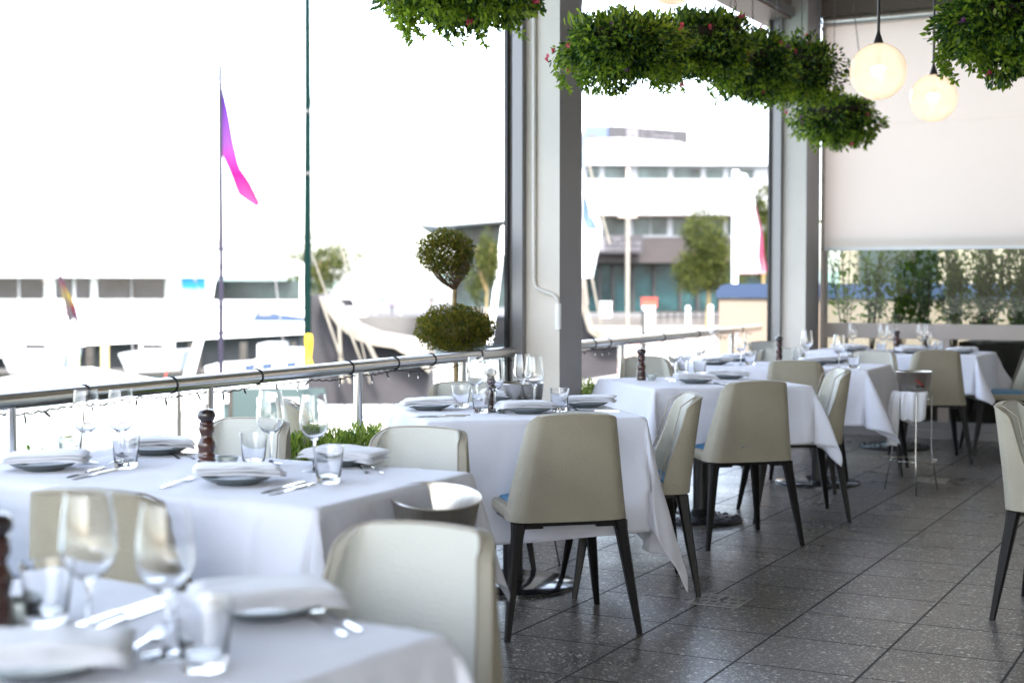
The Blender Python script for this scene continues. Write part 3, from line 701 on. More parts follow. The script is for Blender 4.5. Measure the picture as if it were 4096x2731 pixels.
for i, (x, y, k, a, lb) in enumerate(PL):
    q = loc(x, y, k, T5Y(y) if k == 5 else None); put('plate', plate, q, random.uniform(0, 6), 'grey stoneware plate under a napkin ' + lb.format(nm[k]))
    o = napkin(i * 1.37, .118, .066).build('napkin', M['napkin'], smooth='all'); o.location = (q.x + random.uniform(-.01, .01), q.y + random.uniform(-.01, .01), q.z + .0205); o.rotation_euler = (R(random.uniform(-2, 2)), R(random.uniform(-3, 3)), R(a + 28 + (TB[k]['rot'] if 0 else 0)))
    tag(o, 'folded white napkin on the plate ' + lb.format(nm[k]), 'napkin', 'folded napkins on the plates')
for x, y, k, lb in ((-8, 1440, 0, 'pepper mill cut by the left picture edge on the nearest table'), (475, 1081, 1, 'tall dark pepper mill on the front table'), (1127, 941, 2, 'pepper mill seen through a wine glass on the middle table'), (1473, 873, 3, 'reddish brown pepper mill beside a salt bowl before the handrail'), (1789, 830, 4, 'dark pepper mill against the edge of the far pillar'), (2059, 804, 5, 'dark pepper mill on the far table before the beige frame')):
    put('mill', mk_mill, loc(x, y, k, T5Y(y) if k == 5 else None), random.uniform(0, 6), lb)
for x, y, k, lb in ((50, 1428, 0, 'blurred salt bowl at the left edge of the nearest table'), (522, 1076, 1, 'salt bowl beside the tall pepper mill of the front table'), (1157, 943, 2, 'salt bowl in sharp focus on the middle table'), (1497, 873, 3, 'salt bowl right of the reddish brown pepper mill'), (2068, 800, 5, 'salt bowl by the pepper mill on the far table')):
    put('bowl', mk_bowl, loc(x, y, k, T5Y(y) if k == 5 else None), random.uniform(0, 6), lb)
# cutlery: (tail x,y -> tip x,y)
def lay(kind, mk, x0, y0, x1, y1, k, lb):
    if k == 5: a = loc(x0, y0, k, T5Y(y0)); b = loc(x1, y1, k, T5Y(y1))
    else: a = loc(x0, y0, k); b = loc(x1, y1, k)
    c = (a + b) / 2; d = b - a
    put(kind, mk, c, math.atan2(d.y, d.x) - PI / 2, lb.format(nm[k]))
lay('fork', mk_fork, 1159, 956, 1120, 936, 2, 'left fork beside the salt bowl {}'); lay('fork', mk_fork, 1168, 956, 1131, 936, 2, 'right fork beside the salt bowl {}')
lay('fork', mk_fork, 1318, 947, 1280, 931, 2, 'fork in front of the right plate {}'); lay('fork', mk_fork, 1335, 947, 1295, 931, 2, 'fork crossing the right plate rim {}')
lay('knife', mk_knife, 1080, 954, 955, 957, 2, 'upper knife before the left plate {}'); lay('knife', mk_knife, 1060, 957, 950, 959, 2, 'lower knife before the left plate {}')
lay('knife', mk_knife, 1405, 945, 1320, 943, 2, 'knife at the right edge {}')
lay('fork', mk_fork, 1548, 882, 1525, 868, 3, 'left fork between salt bowl and plate {}'); lay('fork', mk_fork, 1558, 883, 1535, 869, 3, 'right fork between salt bowl and plate {}')
lay('knife', mk_knife, 1668, 885, 1640, 880, 3, 'knife beside the front plate {}')
lay('fork', mk_fork, 418, 1058, 372, 1036, 1, 'fork leaning at the second napkin {}'); lay('fork', mk_fork, 448, 1056, 400, 1040, 1, 'fork right of the second napkin {}')
lay('knife', mk_knife, 250, 1072, 140, 1102, 1, 'knife between the left tumblers {}'); lay('knife', mk_knife, 272, 1078, 160, 1104, 1, 'knife nearest the cloth edge {}')
lay('knife', mk_knife, 720, 1112, 620, 1138, 1, 'knife right of the front plate {}'); lay('knife', mk_knife, 700, 1108, 600, 1134, 1, 'second knife right of the front plate {}')
lay('fork', mk_fork, 845, 1090, 812, 1068, 1, 'fork right of the end plate {}'); lay('fork', mk_fork, 880, 1090, 840, 1070, 1, 'second fork right of the end plate {}')
lay('fork', mk_fork, 385, 1118, 430, 1104, 1, 'fork left of the front plate {}')
lay('knife', mk_knife, 235, 1442, 345, 1400, 0, 'bright knife between the wine glasses {}'); lay('knife', mk_knife, 225, 1425, 335, 1388, 0, 'second knife between the wine glasses {}')
lay('fork', mk_fork, 760, 1448, 700, 1420, 0, 'fork right of the plate {}'); lay('fork', mk_fork, 800, 1440, 730, 1408, 0, 'second fork right of the plate {}')
lay('fork', mk_fork, 300, 1500, 340, 1475, 0, 'fork by the glass stems {}')
lay('fork', mk_fork, 2068, 812, 2060, 803, 5, 'fork before the pepper mill {}'); lay('knife', mk_knife, 2080, 812, 2062, 808, 5, 'knife before the pepper mill {}')

# ------------------------------------------------------------------ ice buckets
def bucket(x, y, zt, label, stand, rz=0, r=.11):
    t = thing('ice_bucket', label, 'ice bucket', (x, y, 0), rz)
    h = .2; z0 = zt - h
    m = MB(); m.lathe([(.0, z0), (r * .66, z0), (r * .70, z0 + .004), (r * .97, zt - .006), (r * 1.01, zt), (r * .99, zt + .003), (r * .95, zt - .006), (r * .67, z0 + .008), (.0, z0 + .006)], 48)
    m.build('pail', M['steel_dull'], t, smooth=50, weld=True)
    return t
def stand(x, y, zr, label, rz=0, r=.10):
    t = thing('bucket_stand', label, 'stand', (x, y, 0), rz)
    c = lambda rr, z, n=28: [(rr * math.cos(2 * PI * k / n), rr * math.sin(2 * PI * k / n), z) for k in range(n + 1)]
    m = MB(); m.tube(c(r, zr), .0035, 6, False); m.build('top_ring', M['steel'], t, smooth='all')
    m = MB(); m.tube(c(r * 1.42, .20), .003, 6, False); m.build('lower_ring', M['steel'], t, smooth='all')
    for k in range(3):
        a = 2 * PI * k / 3 + .5; ca, sa = math.cos(a), math.sin(a)
        m = MB(); m.tube([(ca * r, sa * r, zr), (ca * (r + .010), sa * (r + .010), zr + .04), (ca * (r + .028), sa * (r + .028), zr + .045), (ca * (r + .036), sa * (r + .036), zr + .02), (ca * (r + .036), sa * (r + .036), .27), (ca * (r + .046), sa * (r + .046), .2), (ca * (r + .085), sa * (r + .085), 0)], .0042, 8)
        m.build('leg', M['steel'], t, smooth='all')
    return t
BX, BY = -1.955, 9.08
stand(BX, BY, .575, 'thin steel stand under the ice bucket by the far table', R(20))
b1 = bucket(BX, BY, .745, 'steel ice bucket with a red mark, in a thin stand', True)
# the red slash and the grey word below it on the pail
dirc = Vector((-BX, -BY, 0)).normalized(); sd = Vector((-dirc.y, dirc.x, 0))
rm = mat('red_print', (.6, .01, .01), .4)
m = MB()
def onpail(u, z): # u = arc offset
    rr = .11 * (.70 + .27 * (z - .545) / .2) + .0012; a = math.atan2(dirc.y, dirc.x) + .35 + u / rr; return (rr * math.cos(a), rr * math.sin(a), z)
NS = 8
vs = []
for i in range(NS + 1):
    u = -.024 + .048 * i / NS; z = .700 - .036 * i / NS; vs += [onpail(u, z - .0035), onpail(u, z + .0035)]
m.add(vs, [(2 * i, 2 * i + 2, 2 * i + 3, 2 * i + 1) for i in range(NS)]); m.build('red_slash', rm, b1)
m = MB()
for i in range(5):
    u = -.024 + i * .012; m.add([onpail(u, .652), onpail(u + .008, .652), onpail(u + .008, .664), onpail(u, .664)], [(0, 1, 2, 3)])
m.build('dark_print', M['frame_dark'], b1)
# towel over the bucket
def towel(x, y, pts_in, W, label, seed=0, ax=Vector((1, 0, 0)), bd=Vector((0, -1, 0))):
    m = MB(); nx = 22; vs = []; fs = []
    for j, (o, z) in enumerate(pts_in):
        for i in range(nx + 1):
            u = -1 + 2 * i / nx; f = .012 * math.sin(u * 7 + seed + j * .25) * min(1, j / 5) + .008 * noise.noise(Vector((u * 3, j * .3, seed)))
            q = Vector((x, y, z)) + ax * (u * W * (1 - .025 * j)) + bd * (o + f - .035 * u * u); vs.append((q.x, q.y, q.z - .02 * abs(math.sin(u * 2.2 + seed)) * (j / len(pts_in))))
    for j in range(len(pts_in) - 1):
        for i in range(nx): a = j * (nx + 1) + i; fs.append((a, a + 1, a + nx + 2, a + nx + 1))
    m.add(vs, fs); o = m.build('towel', M['napkin']); bake(o, [('SOLIDIFY', dict(thickness=.004, offset=0)), ('SUBSURF', dict(levels=1, render_levels=1))]); o.name = 'towel'
    return tag(o, label, 'towel')
sd2 = Vector((-dirc.y, dirc.x, 0))
towel(BX, BY, [(.095, .60), (.112, .628), (.122, .632), (.132, .60), (.136, .57), (.135, .53), (.134, .49), (.135, .46)], .085, 'white towel folded over the stand of the far ice bucket', 1., sd2, dirc)
lf = (-RH).normalized(); towel(BX, BY, [(.10, .60), (.118, .63), (.130, .625), (.140, .58), (.143, .53), (.148, .48), (.150, .43), (.150, .38), (.152, .335), (.153, .30)], .06, 'white towel hanging down the left side of the bucket stand', 2.2, Vector((-lf.y, lf.x, 0)), lf)
q = P(996, 1136, 3.72); stand(q.x, q.y, q.z - .17, 'thin stand of the ice bucket next to the front table', R(50)); bq = bucket(q.x, q.y, q.z, 'large blurred steel ice bucket beside the corner of the front table', True, r=.119)
for ch_ in bq.children: ch_.matrix_local = Matrix.Translation((0, 0, q.z - .1)) @ Matrix.Rotation(R(9), 4, RH) @ Matrix.Rotation(R(3), 4, FH) @ Matrix.Translation((0, 0, -(q.z - .1)))
q = P(1194, 880, 6.55); stand(q.x, q.y, q.z - .17, 'thin stand of the bucket behind the middle table, before the pillar', R(10)); bucket(q.x, q.y, q.z, 'steel bucket behind the middle table, before the pillar', True)

# ------------------------------------------------------------------ hanging flower baskets
def basket(c, rad, nleaf, seed, label, bright=.62, lsize=.027):
    t = thing('hanging_basket', label, 'flower basket', c, 0, 'flower baskets hung from the ceiling')
    rx, rz_ = rad; nleaf = int(nleaf * 1.7)
    p, d = blob_pts(nleaf, (rx, rx, rz_), .62, .26, seed, freq=2.2)
    up = p[:, 2] / rz_; dirs = d * 1.0 + np.array([0, 0, -.35]) * (up < .45)[:, None] + np.array([0, 0, .7]) * (up >= .45)[:, None]
    V = leaves(p, dirs, lsize, .42, .3, .5)
    # trailing stems
    r_ = np.random.default_rng(seed + 50); tr = []
    for k in range(46):
        a = r_.uniform(0, 2 * PI); rr = rx * r_.uniform(.5, .98); L = r_.uniform(.03, .11); n_ = int(L / .0022)
        s = np.linspace(0, 1, n_); x = (rr + .03 * s) * math.cos(a) + .02 * np.sin(s * 5 + a); y = (rr + .03 * s) * math.sin(a) + .02 * np.cos(s * 4 + a); z = -rz_ * .55 - L * s
        tr.append(np.stack([x, y, z], 1))
    tr = np.concatenate(tr); Vt = leaves(tr, np.tile([0, 0, -.6], (len(tr), 1)) + r_.normal(0, .6, (len(tr), 3)), lsize * .9, .42, .3, .4)
    k = r_.random(len(V)) < bright
    k3 = k & (r_.random(len(V)) < .35); k = k & ~k3
    m = MB(); m.quads(V[k]); m.quads(Vt); m.build('foliage', M['leaf_fresh'], t)
    m = MB(); m.quads(V[k3]); m.build('young_leaves', M['leaf_bright'], t)
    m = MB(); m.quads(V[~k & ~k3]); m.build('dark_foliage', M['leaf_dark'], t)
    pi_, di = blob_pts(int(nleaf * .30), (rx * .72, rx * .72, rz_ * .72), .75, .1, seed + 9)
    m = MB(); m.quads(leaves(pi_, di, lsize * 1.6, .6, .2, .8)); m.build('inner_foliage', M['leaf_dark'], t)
    # upright leaves on top
    pu = np.stack([r_.uniform(-rx * .7, rx * .7, 160), r_.uniform(-rx * .7, rx * .7, 160), np.full(160, rz_ * .55)], 1)
    m = MB(); m.quads(leaves(pu, np.tile([0, 0, 1.], (160, 1)), .075, .2, .5, .35)); m.build('upright_leaves', M['leaf_fresh'], t)
    m = MB(); m.lathe([(.0, -rz_ * .62), (rx * .45, -rz_ * .5), (rx * .68, -rz_ * .1), (rx * .76, rz_ * .42), (rx * .70, rz_ * .44), (.0, rz_ * .40)], 24); m.build('pot', M['soil'], t, smooth=True)
    for nm_, mt, n_ in (('pink_flower', M['petal_pink'], 9), ('purple_flower', M['petal_purple'], 6)):
        pf, df = blob_pts(n_, (rx * 1.04, rx * 1.04, rz_ * 1.04), .97, .2, seed + len(nm_), freq=2.2)
        for a, b in zip(pf, df):
            Q = [leaves(a[None], (b + rng.normal(0, .9, 3))[None], .021, .95, .3, .3) for q in range(6)]
            m = MB(); m.quads(np.concatenate(Q)); m.build(nm_, mt, t)
    for k in range(3):
        a = 2 * PI * k / 3 + seed; b = Vector((math.cos(a) * rx * .78, math.sin(a) * rx * .78, rz_ * .4)); e = Vector((math.cos(a) * .05, math.sin(a) * .05, 3.84 - c[2]))
        m = MB(); n_ = int((e - b).length / .022)
        for i in range(n_):
            q = b.lerp(e, (i + .5) / n_); dd = (e - b).normalized(); o1 = Vector((.0045, 0, 0)) if i % 2 else Vector((0, .0045, 0))
            L = .014
            m.tube([q - dd * L + o1 * 0, q - dd * L * .6 + o1, q + dd * L * .6 + o1, q + dd * L, q + dd * L * .6 - o1, q - dd * L * .6 - o1, q - dd * L], .0014, 4, False)
        m.build('chain', M['chain'], t)
    return t
def bk(x, y, d, wpx, hpx, n, seed, lb, **k):
    c = P(x, y, d); s = d * S4 / FPX; basket((c.x, c.y, c.z), (wpx * s / 2, hpx * s / 2), n, seed, lb, **k)
bk(1425, 112, 6.5, 285, 150, 4200, 1, 'flower basket with bright left edge overlapping the pillar', bright=.7)
bk(1610, 105, 7.3, 235, 150, 3400, 2, 'dark green flower basket right of the pillar basket, second in the row')
bk(1730, 150, 8.0, 190, 150, 2700, 5, 'flower basket third in the row, its trailing stems over the white sky', bright=.55)
bk(1835, 165, 8.8, 185, 150, 2600, 3, 'flower basket with a purple pansy, left of the large globe lamp', bright=.55)
bk(1918, 275, 10.2, 190, 110, 2300, 4, 'lowest small flower basket below the left globe lamp', bright=.75, lsize=.03)
bk(1065, -32, 5.1, 345, 160, 4200, 6, 'flower basket cut by the top edge over the white sky, left of the pillar', bright=.65)
bk(2318, 42, 5.2, 300, 240, 5600, 8, 'big flower basket in the upper right corner', bright=.6)

# ------------------------------------------------------------------ globe lamps
gl = bpy.data.materials.new('opal_glass'); gl.use_nodes = True; n = gl.node_tree.nodes; l = gl.node_tree.links; n.clear()
o_ = n.new('ShaderNodeOutputMaterial'); tr_ = n.new('ShaderNodeBsdfTransparent'); tr_.inputs[0].default_value = (1, .96, .9, 1)
tl = n.new('ShaderNodeBsdfTranslucent'); tl.inputs[0].default_value = (.7, .62, .55, 1); df = n.new('ShaderNodeBsdfDiffuse'); df.inputs[0].default_value = (.55, .50, .47, 1)
gs = n.new('ShaderNodeBsdfGlossy'); gs.inputs['Roughness'].default_value = .05; em = n.new('ShaderNodeEmission'); em.inputs[0].default_value = (1, .74, .55, 1); em.inputs[1].default_value = .028
m1 = n.new('ShaderNodeMixShader'); m1.inputs[0].default_value = .5; m2 = n.new('ShaderNodeMixShader'); m2.inputs[0].default_value = .5
m3 = n.new('ShaderNodeMixShader'); lw = n.new('ShaderNodeFresnel'); lw.inputs[0].default_value = 1.35; ad = n.new('ShaderNodeAddShader')
l.new(tl.outputs[0], m1.inputs[1]); l.new(df.outputs[0], m1.inputs[2]); l.new(tr_.outputs[0], m2.inputs[1]); l.new(m1.outputs[0], m2.inputs[2])
l.new(lw.outputs[0], m3.inputs[0]); l.new(m2.outputs[0], m3.inputs[1]); l.new(gs.outputs[0], m3.inputs[2])
tc = n.new('ShaderNodeTexCoord'); nz = n.new('ShaderNodeTexNoise'); nz.inputs['Scale'].default_value = 40; bp = n.new('ShaderNodeBump'); bp.inputs['Strength'].default_value = .3; bp.inputs['Distance'].default_value = .01
l.new(tc.outputs['Object'], nz.inputs['Vector']); l.new(nz.outputs['Fac'], bp.inputs['Height']); l.new(bp.outputs[0], gs.inputs['Normal']); l.new(bp.outputs[0], df.inputs['Normal'])
l.new(m3.outputs[0], ad.inputs[0]); l.new(em.outputs[0], ad.inputs[1]); l.new(ad.outputs[0], o_.inputs[0])
bulbm = mat('bulb_glow', (1, 1, 1), .5, emit=(1, .86, .66), es=6)
def globe(x, y, d, r, lb):
    c = P(x, y, d); t = thing('globe_lamp', lb, 'pendant lamp', c, 0, 'glowing glass globe pendant lamps')
    m = MB(); n_ = 30; m.lathe([(r * math.sin(PI * k / n_) * (1 if k else 0) if k < n_ else 0, -r * math.cos(PI * k / n_)) for k in range(n_ + 1)], 40); m.build('globe', gl, t, smooth='all', weld=True)
    m = MB(); m.lathe([(.0, r - .004), (.026, r - .004), (.022, r + .01), (.010, r + .045), (.007, r + .06), (.0, r + .06)], 20); m.build('cap', M['frame_dark'], t, smooth=True)
    m = MB(); m.tube([(0, 0, r + .05), (0, 0, 3.86 - c.z)], .0075, 10); m.build('rod', M['frame_dark'], t, smooth=True)
    m = MB()
    for k in range(7):
        a = 2 * PI * k / 6; q = (math.cos(a) * .022, math.sin(a) * .022, .012) if k < 6 else (0, 0, .012)
        m.lathe([(.0, -.014), (.009, -.011), (.0125, 0), (.009, .011), (.0, .014)], 10, q)
    m.build('bulb_cluster', bulbm, t, smooth=True)
    m = MB(); m.tube([(0, 0, .025), (0, 0, r - .003)], .010, 10); m.build('lamp_holder', M['steel_dull'], t, smooth=True)
globe(2017, 165, 7.19, .14, 'large glowing glass globe lamp, left of the two in full view')
globe(2144, 226, 8.55, .14, 'smaller looking glowing globe lamp next to the corner flower basket')
globe(1545, -63, 6.4, .14, 'globe lamp cut by the top edge above the flower baskets')

# ------------------------------------------------------------------ topiary, hedge plants
def topiary():
    c0 = P(1045, 755, 7.9); s = 7.9 * S4 / FPX
    t = thing('topiary', 'clipped box topiary with two green tiers on one stem beyond the handrail', 'topiary', (c0.x, c0.y, -.02))
    z_of = lambda y: CAM_H + (657.6 - y) * s + .02
    m = MB(); m.tube([(.0, 0, .0), (.01, 0, z_of(870)), (.0, 0, z_of(740)), (-.004, 0, z_of(700)), (.0, 0, z_of(655))], [.020, .017, .013, .012, .011], 10); m.build('stem', M['bark'], t, smooth=True)
    # upper, egg shaped and open below
    m = MB(); r_ = random.Random(3)
    zc = z_of(585); rx = 68 * s; rzz = 60 * s; ux = -20 * s
    for k in range(46):
        a = r_.uniform(0, 2 * PI); e = r_.uniform(.1, 1.); L = r_.uniform(.75, .97)
        tip = Vector((math.cos(a) * rx * L * math.sin(e * 1.9), math.sin(a) * rx * L * math.sin(e * 1.9), zc + rzz * L * (-math.cos(e * 2.6)) * .9)) + RH * ux
        b = Vector((0, 0, z_of(668))); mid = b.lerp(tip, .5) + Vector((math.cos(a), math.sin(a), 0)) * .03
        m.tube([b, mid, tip], [.0035, .0022, .001], 4)
    zc2 = z_of(755); rx2 = 93 * s; rz2 = 54 * s
    for k in range(50):
        a = r_.uniform(0, 2 * PI); L = r_.uniform(.7, .95); e = r_.uniform(-.9, .8)
        tip = Vector((math.cos(a) * rx2 * L * math.cos(e), math.sin(a) * rx2 * L * math.cos(e), zc2 + rz2 * L * math.sin(e))); b = Vector((0, 0, z_of(812)))
        m.tube([b, b.lerp(tip, .5) + Vector((0, 0, -.015)), tip], [.0035, .0025, .001], 4)
    m.build('twigs', M['twig'], t)
    p, d = blob_pts(9000, (rx, rx, rzz), .25, .10, 21, freq=3); z = p[:, 2] / rzz
    keep = rng.random(len(p)) < np.clip(1.2 + z * .85, .22, 1); p[:, :2] *= np.where(z < 0, 1 + z * .28, 1)[:, None]; p = p[keep]; d = d[keep]; p[:, 2] += zc; p += np.array([RH.x, RH.y, 0]) * ux * np.clip(1.1 + (p[:, 2:3] - zc) / rzz, 0, 1)
    m = MB(); m.quads(leaves(p, d, .0135, .6, .1, .8)); m.build('upper_tier', M['leaf_box'], t)
    p, d = blob_pts(13500, (rx2, rx2, rz2), .35, .08, 22, freq=3); z = p[:, 2] / rz2
    keep = rng.random(len(p)) < np.clip(1.3 + z * .7, .35, 1); p = p[keep]; d = d[keep]; p[:, 2] += zc2
    m = MB(); m.quads(leaves(p, d, .0135, .6, .1, .8)); m.build('lower_tier', M['leaf_box'], t)
    pl_, dl = blob_pts(2600, (.19, .19, .16), .6, .1, 23); pl_[:, 2] += .40; pl_ += np.array([-.03, -.05, 0])
    m = MB(); m.quads(leaves(pl_, dl, .015, .6, .1, .8)); m.build('bottom_tier', M['leaf_box'], t)
    m = MB(); m.lathe([(.0, -.2), (.16, -.2), (.2, .22), (.19, .22), (.0, .18)], 24); m.build('pot', M['frame_dark'], t, smooth=True)
topiary()
def bush(cx, cy, cz, rx, ry, rz_, n_, seed, lb, mt='leaf_bright', ls=.035, trunk=True):
    t = thing('hedge_plant', lb, 'shrub', (cx, cy, cz))
    p, d = blob_pts(n_, (rx, ry, rz_), .35, .3, seed, low=-.5, freq=1.8)
    m = MB(); m.quads(leaves(p, d + np.array([0, 0, .8]), ls, .36, .3, .5)); m.build('leaves', M[mt], t)
    m = MB(); r_ = random.Random(seed)
    for k in range(14):
        a = r_.uniform(0, 2 * PI); rr = r_.uniform(.2, .8); m.tube([(math.cos(a) * rx * .2, math.sin(a) * ry * .2, -rz_ - .1), (math.cos(a) * rx * rr, math.sin(a) * ry * rr, rz_ * r_.uniform(0, .85))], [.006, .002], 4)
    m.build('stems', M['twig'], t)
for i, (x, y, d, lb) in enumerate(((92, 1052, 4.9, 'single leafy sprig beside the handrail post at the left'), (690, 1030, 5.6, 'leafy green shrub left of the handrail post, behind the wine glasses'), (800, 1010, 6.1, 'leafy green shrub behind the handrail post near the middle table'), (1400, 925, 8.6, 'sunlit green shrub right of the pillar foot'), (1345, 905, 8.4, 'sunlit shrub against the shaded side of the pillar'))):
    q = P(x, y, d); s = .19 if i else .1
    bush(q.x, q.y, q.z - .085, s * 1.2, s, .14, (3600 if i else 14), 40 + i, lb, ls=(.026 if i else .05))
pb = thing('planter_box', 'long dark planter trough outside the handrail', 'planter', (0, 0, 0))
m = MB(); a = railP(-.2); b = railP(1); nrm = Vector((-(b - a).y, (b - a).x, 0)).normalized(); mid = (a + b) / 2 + nrm * .33
m.obox((mid.x, mid.y, .12), (b - a) / 2 * Vector((1, 1, 0)), nrm * .17, (0, 0, .16)); m.build('trough', M['frame_dark'], pb)
m = MB(); m.obox((mid.x, mid.y, .285), (b - a) / 2 * Vector((1, 1, 0)), nrm * .15, (0, 0, .008)); m.build('soil', M['soil'], pb)
# hedge behind the far glass
hg = thing('planter_box', 'planter behind the far glass wall holding tall leafy shrubs', 'planter', (0, 13.0, 0))
m = MB(); m.box(-3.6, -.35, -.3, 3.2, .35, .55); m.box(-2.35, -.36, .551, 3.2, .36, .80); m.build('trough', M['soil'], hg)
r_ = random.Random(11)
for i in range(12):
    X = -3.40 + i * .25 + r_.uniform(-.05, .05); dense = min(.8, .12 + i * .085)
    t = thing('glass_wall_shrub', ['thin leafy shrub stem', 'leafy shrub', 'dense green shrub'][min(2, i // 4)] + ' behind the far glass, %s from the left pillar' % ['first', 'second', 'third', 'fourth', 'fifth', 'sixth', 'seventh', 'eighth', 'ninth', 'tenth', 'eleventh', 'twelfth', 'thirteenth'][i], 'shrub', (X, 12.95 + r_.uniform(-.12, .15), .6), 0, 'shrubs behind the far glass wall')
    m = MB(); tips = []
    for k in range(int(5 + dense * 14)):
        a = r_.uniform(0, 2 * PI); sp = r_.uniform(.03, .26); H_ = r_.uniform(.6, 1.25)
        p0 = Vector((0, 0, 0)); p1 = Vector((math.cos(a) * sp * .4, math.sin(a) * sp * .3, H_ * .45)); p2 = Vector((math.cos(a) * sp, math.sin(a) * sp * .7, H_))
        m.tube([p0, p1, p2], [.008, .005, .002], 5)
        for u in np.linspace(.15 if dense > .6 else .45, 1, int(12 + 14 * dense)):
            q = p1.lerp(p2, u * 2 - 1) if u > .5 else p0.lerp(p1, u * 2)
            for _ in range(3 + int(dense * 4)): tips.append((q.x + r_.gauss(0, .03), q.y + r_.gauss(0, .03), q.z + r_.gauss(0, .02)))
    m.build('stems', M['twig'], t); tp = np.array(tips); dd = tp * np.array([1, 1, 0]) * 2 + np.array([0, 0, .6])
    m = MB(); m.quads(leaves(tp, dd, .066, .36, .3, .5)); m.build('leaves', M['leaf_hedge'], t)
exec_bg = True
# ================================================================== the harbour outside
WZ = -3.2
def Wp(x, d, z=0.): q = (FH + RH * ((x * S4 - 2048) / FPX)) * d; return Vector((q.x, q.y, z))
def zo(y, d): return CAM_H + (657.6 - y) * S4 * d / FPX
M['water'] = mat('water', (.10, .15, .15), .12, bump=.6, bscale=1.2, spec=.6)
M['paving'] = mat('paving', (.26, .24, .215), .8, var=.12, vscale=.7)
M['hull'] = mat('hull_white', (.80, .81, .82), .3, coat=.3)
M['boatglass'] = mat('boat_window', (.025, .025, .03), .12, var=.6, vscale=.6)
M['navy'] = mat('navy', (.022, .040, .085), .5)
M['skyblue'] = mat('bright_blue', (.02, .28, .70), .5)
M['charcoal'] = mat('charcoal_canvas', (.028, .026, .03), .8, var=.3, vscale=1.5)
M['canvas'] = mat('beige_canvas', (.17, .155, .13), .8, var=.15, vscale=1.2)
M['yellow'] = mat('yellow', (.75, .48, .01), .5)
M['timber'] = mat('timber', (.030, .026, .022), .8, var=.3, vscale=3)
M['paleg'] = mat('pale_pile', (.40, .46, .28), .7, var=.2, vscale=2)
M['facade'] = mat('facade_white', (.29, .30, .32), .6, var=.05, vscale=.3)
M['soffit2'] = mat('sign_letters', (.11, .105, .12), .6)
M['soffit'] = mat('soffit', (.42, .34, .30), .7)
M['brownwall'] = mat('brown_cladding', (.022, .017, .018), .6, var=.15, vscale=.8)
M['signdark'] = mat('sign_dark', (.020, .019, .024), .5)
M['signblue'] = mat('sign_blue', (.06, .085, .17), .5)
M['teal'] = mat('teal_glass', (.010, .034, .038), .25, var=.8, vscale=.5, spec=.25)
M['officeglass'] = mat('office_glass', (.035, .05, .05), .25, var=.7, vscale=.5, spec=.3)
M['redp'] = mat('red_paint', (.45, .05, .03), .5)
M['beigewall'] = mat('beige_render', (.22, .17, .13), .8, var=.04, vscale=2)
M['pinkwall'] = mat('cream_render', (.24, .20, .15), .8)
M['greenboard'] = mat('dark_board', (.03, .05, .05), .7)
M['fence_w'] = mat('fence_paint', (.6, .65, .63), .6)
M['skin'] = mat('skin', (.45, .26, .18), .6)
M['hillm'] = mat('hill_green', (.16, .21, .20), .9)
def pbox(m, x0, y0, x1, y1, d, th):      # a box facing the terrace, th metres deep, standing at distance d
    a = Wp(x0, d); b = Wp(x1, d); c = (a + b) / 2 + FH * th / 2; c.z = (zo(y0, d) + zo(y1, d)) / 2
    m.obox(c, (b - a) / 2, FH * th / 2, (0, 0, abs(zo(y0, d) - zo(y1, d)) / 2))
def ppoly(m, pts, d, th):
    n_ = len(pts); a = [Wp(x, d, zo(y, d)) for x, y in pts]; b = [p + FH * th for p in a]
    m.add(a + b, [tuple(range(n_)), tuple(reversed(range(n_, 2 * n_)))] + [(i, i + n_, (i + 1) % n_ + n_, (i + 1) % n_) for i in range(n_)])
def thp(nm_, lb, cat, x, d, z=WZ, group=None):   # thing whose parts are built in world space
    q = Wp(x, d, z); t = thing(nm_, lb, cat, q, 0, group); t.matrix_parent = None if False else None; return t
class TT:
    """thing at a base point; parts given in world coordinates"""
    def __init__(s, nm_, lb, cat, x, d, z=WZ, group=None): s.o = thing(nm_, lb, cat, Wp(x, d, z), 0, group); s.b = Wp(x, d, z)
    def part(s, name, m, mt, **k):
        m.v = [(v[0] - s.b.x, v[1] - s.b.y, v[2] - s.b.z) for v in m.v]; return m.build(name, mt, s.o, **k)
m = MB(); m.add([(-1500, -600, WZ), (1500, -600, WZ), (1500, 2500, WZ), (-1500, 2500, WZ)], [(0, 1, 2, 3)]); struct('water', m, M['water'])
m = MB(); T_ = [Wp(1275, 9, -1.8), Wp(1180, 112, -1.8), Wp(4200, 112, -1.8), Vector((9, -8, -1.8)), Vector((-3.9, -8, -1.8)), Vector((-4.5, 5, -1.8))]
m.add(T_ + [v - Vector((0, 0, 1.6)) for v in T_], [tuple(range(6))[::-1]] + [(i, (i + 1) % 6, (i + 1) % 6 + 6, i + 6) for i in range(6)]); struct('promenade', m, M['paving'])
m = MB(); T_ = [Wp(640, 112, -1.1), Wp(4600, 112, -1.1), Wp(4600, 800, -1.1), Wp(300, 800, -1.1)]
m.add(T_ + [v - Vector((0, 0, 2.4)) for v in T_], [(0, 1, 2, 3)[::-1]] + [(i, (i + 1) % 4, (i + 1) % 4 + 4, i + 4) for i in range(4)]); struct('quay', m, mat('quay_asphalt', (.085, .08, .078), .85, var=.3, vscale=.2))
m = MB(); T_ = [(x, 657 - 26 * abs(math.sin(x * .0041)) * (1 + .25 * math.sin(x * .021)) - 2) for x in range(-400, 2801, 40)]
ppoly(m, [(-400, 662)] + T_ + [(2800, 662)], 1200, 200); struct('hills', m, M['hillm'])
# terrace base wall
m = MB(); m.box(-4.04, -4, WZ - .2, 5, 12.33, -.301); struct('terrace_base', m, M['paving'])

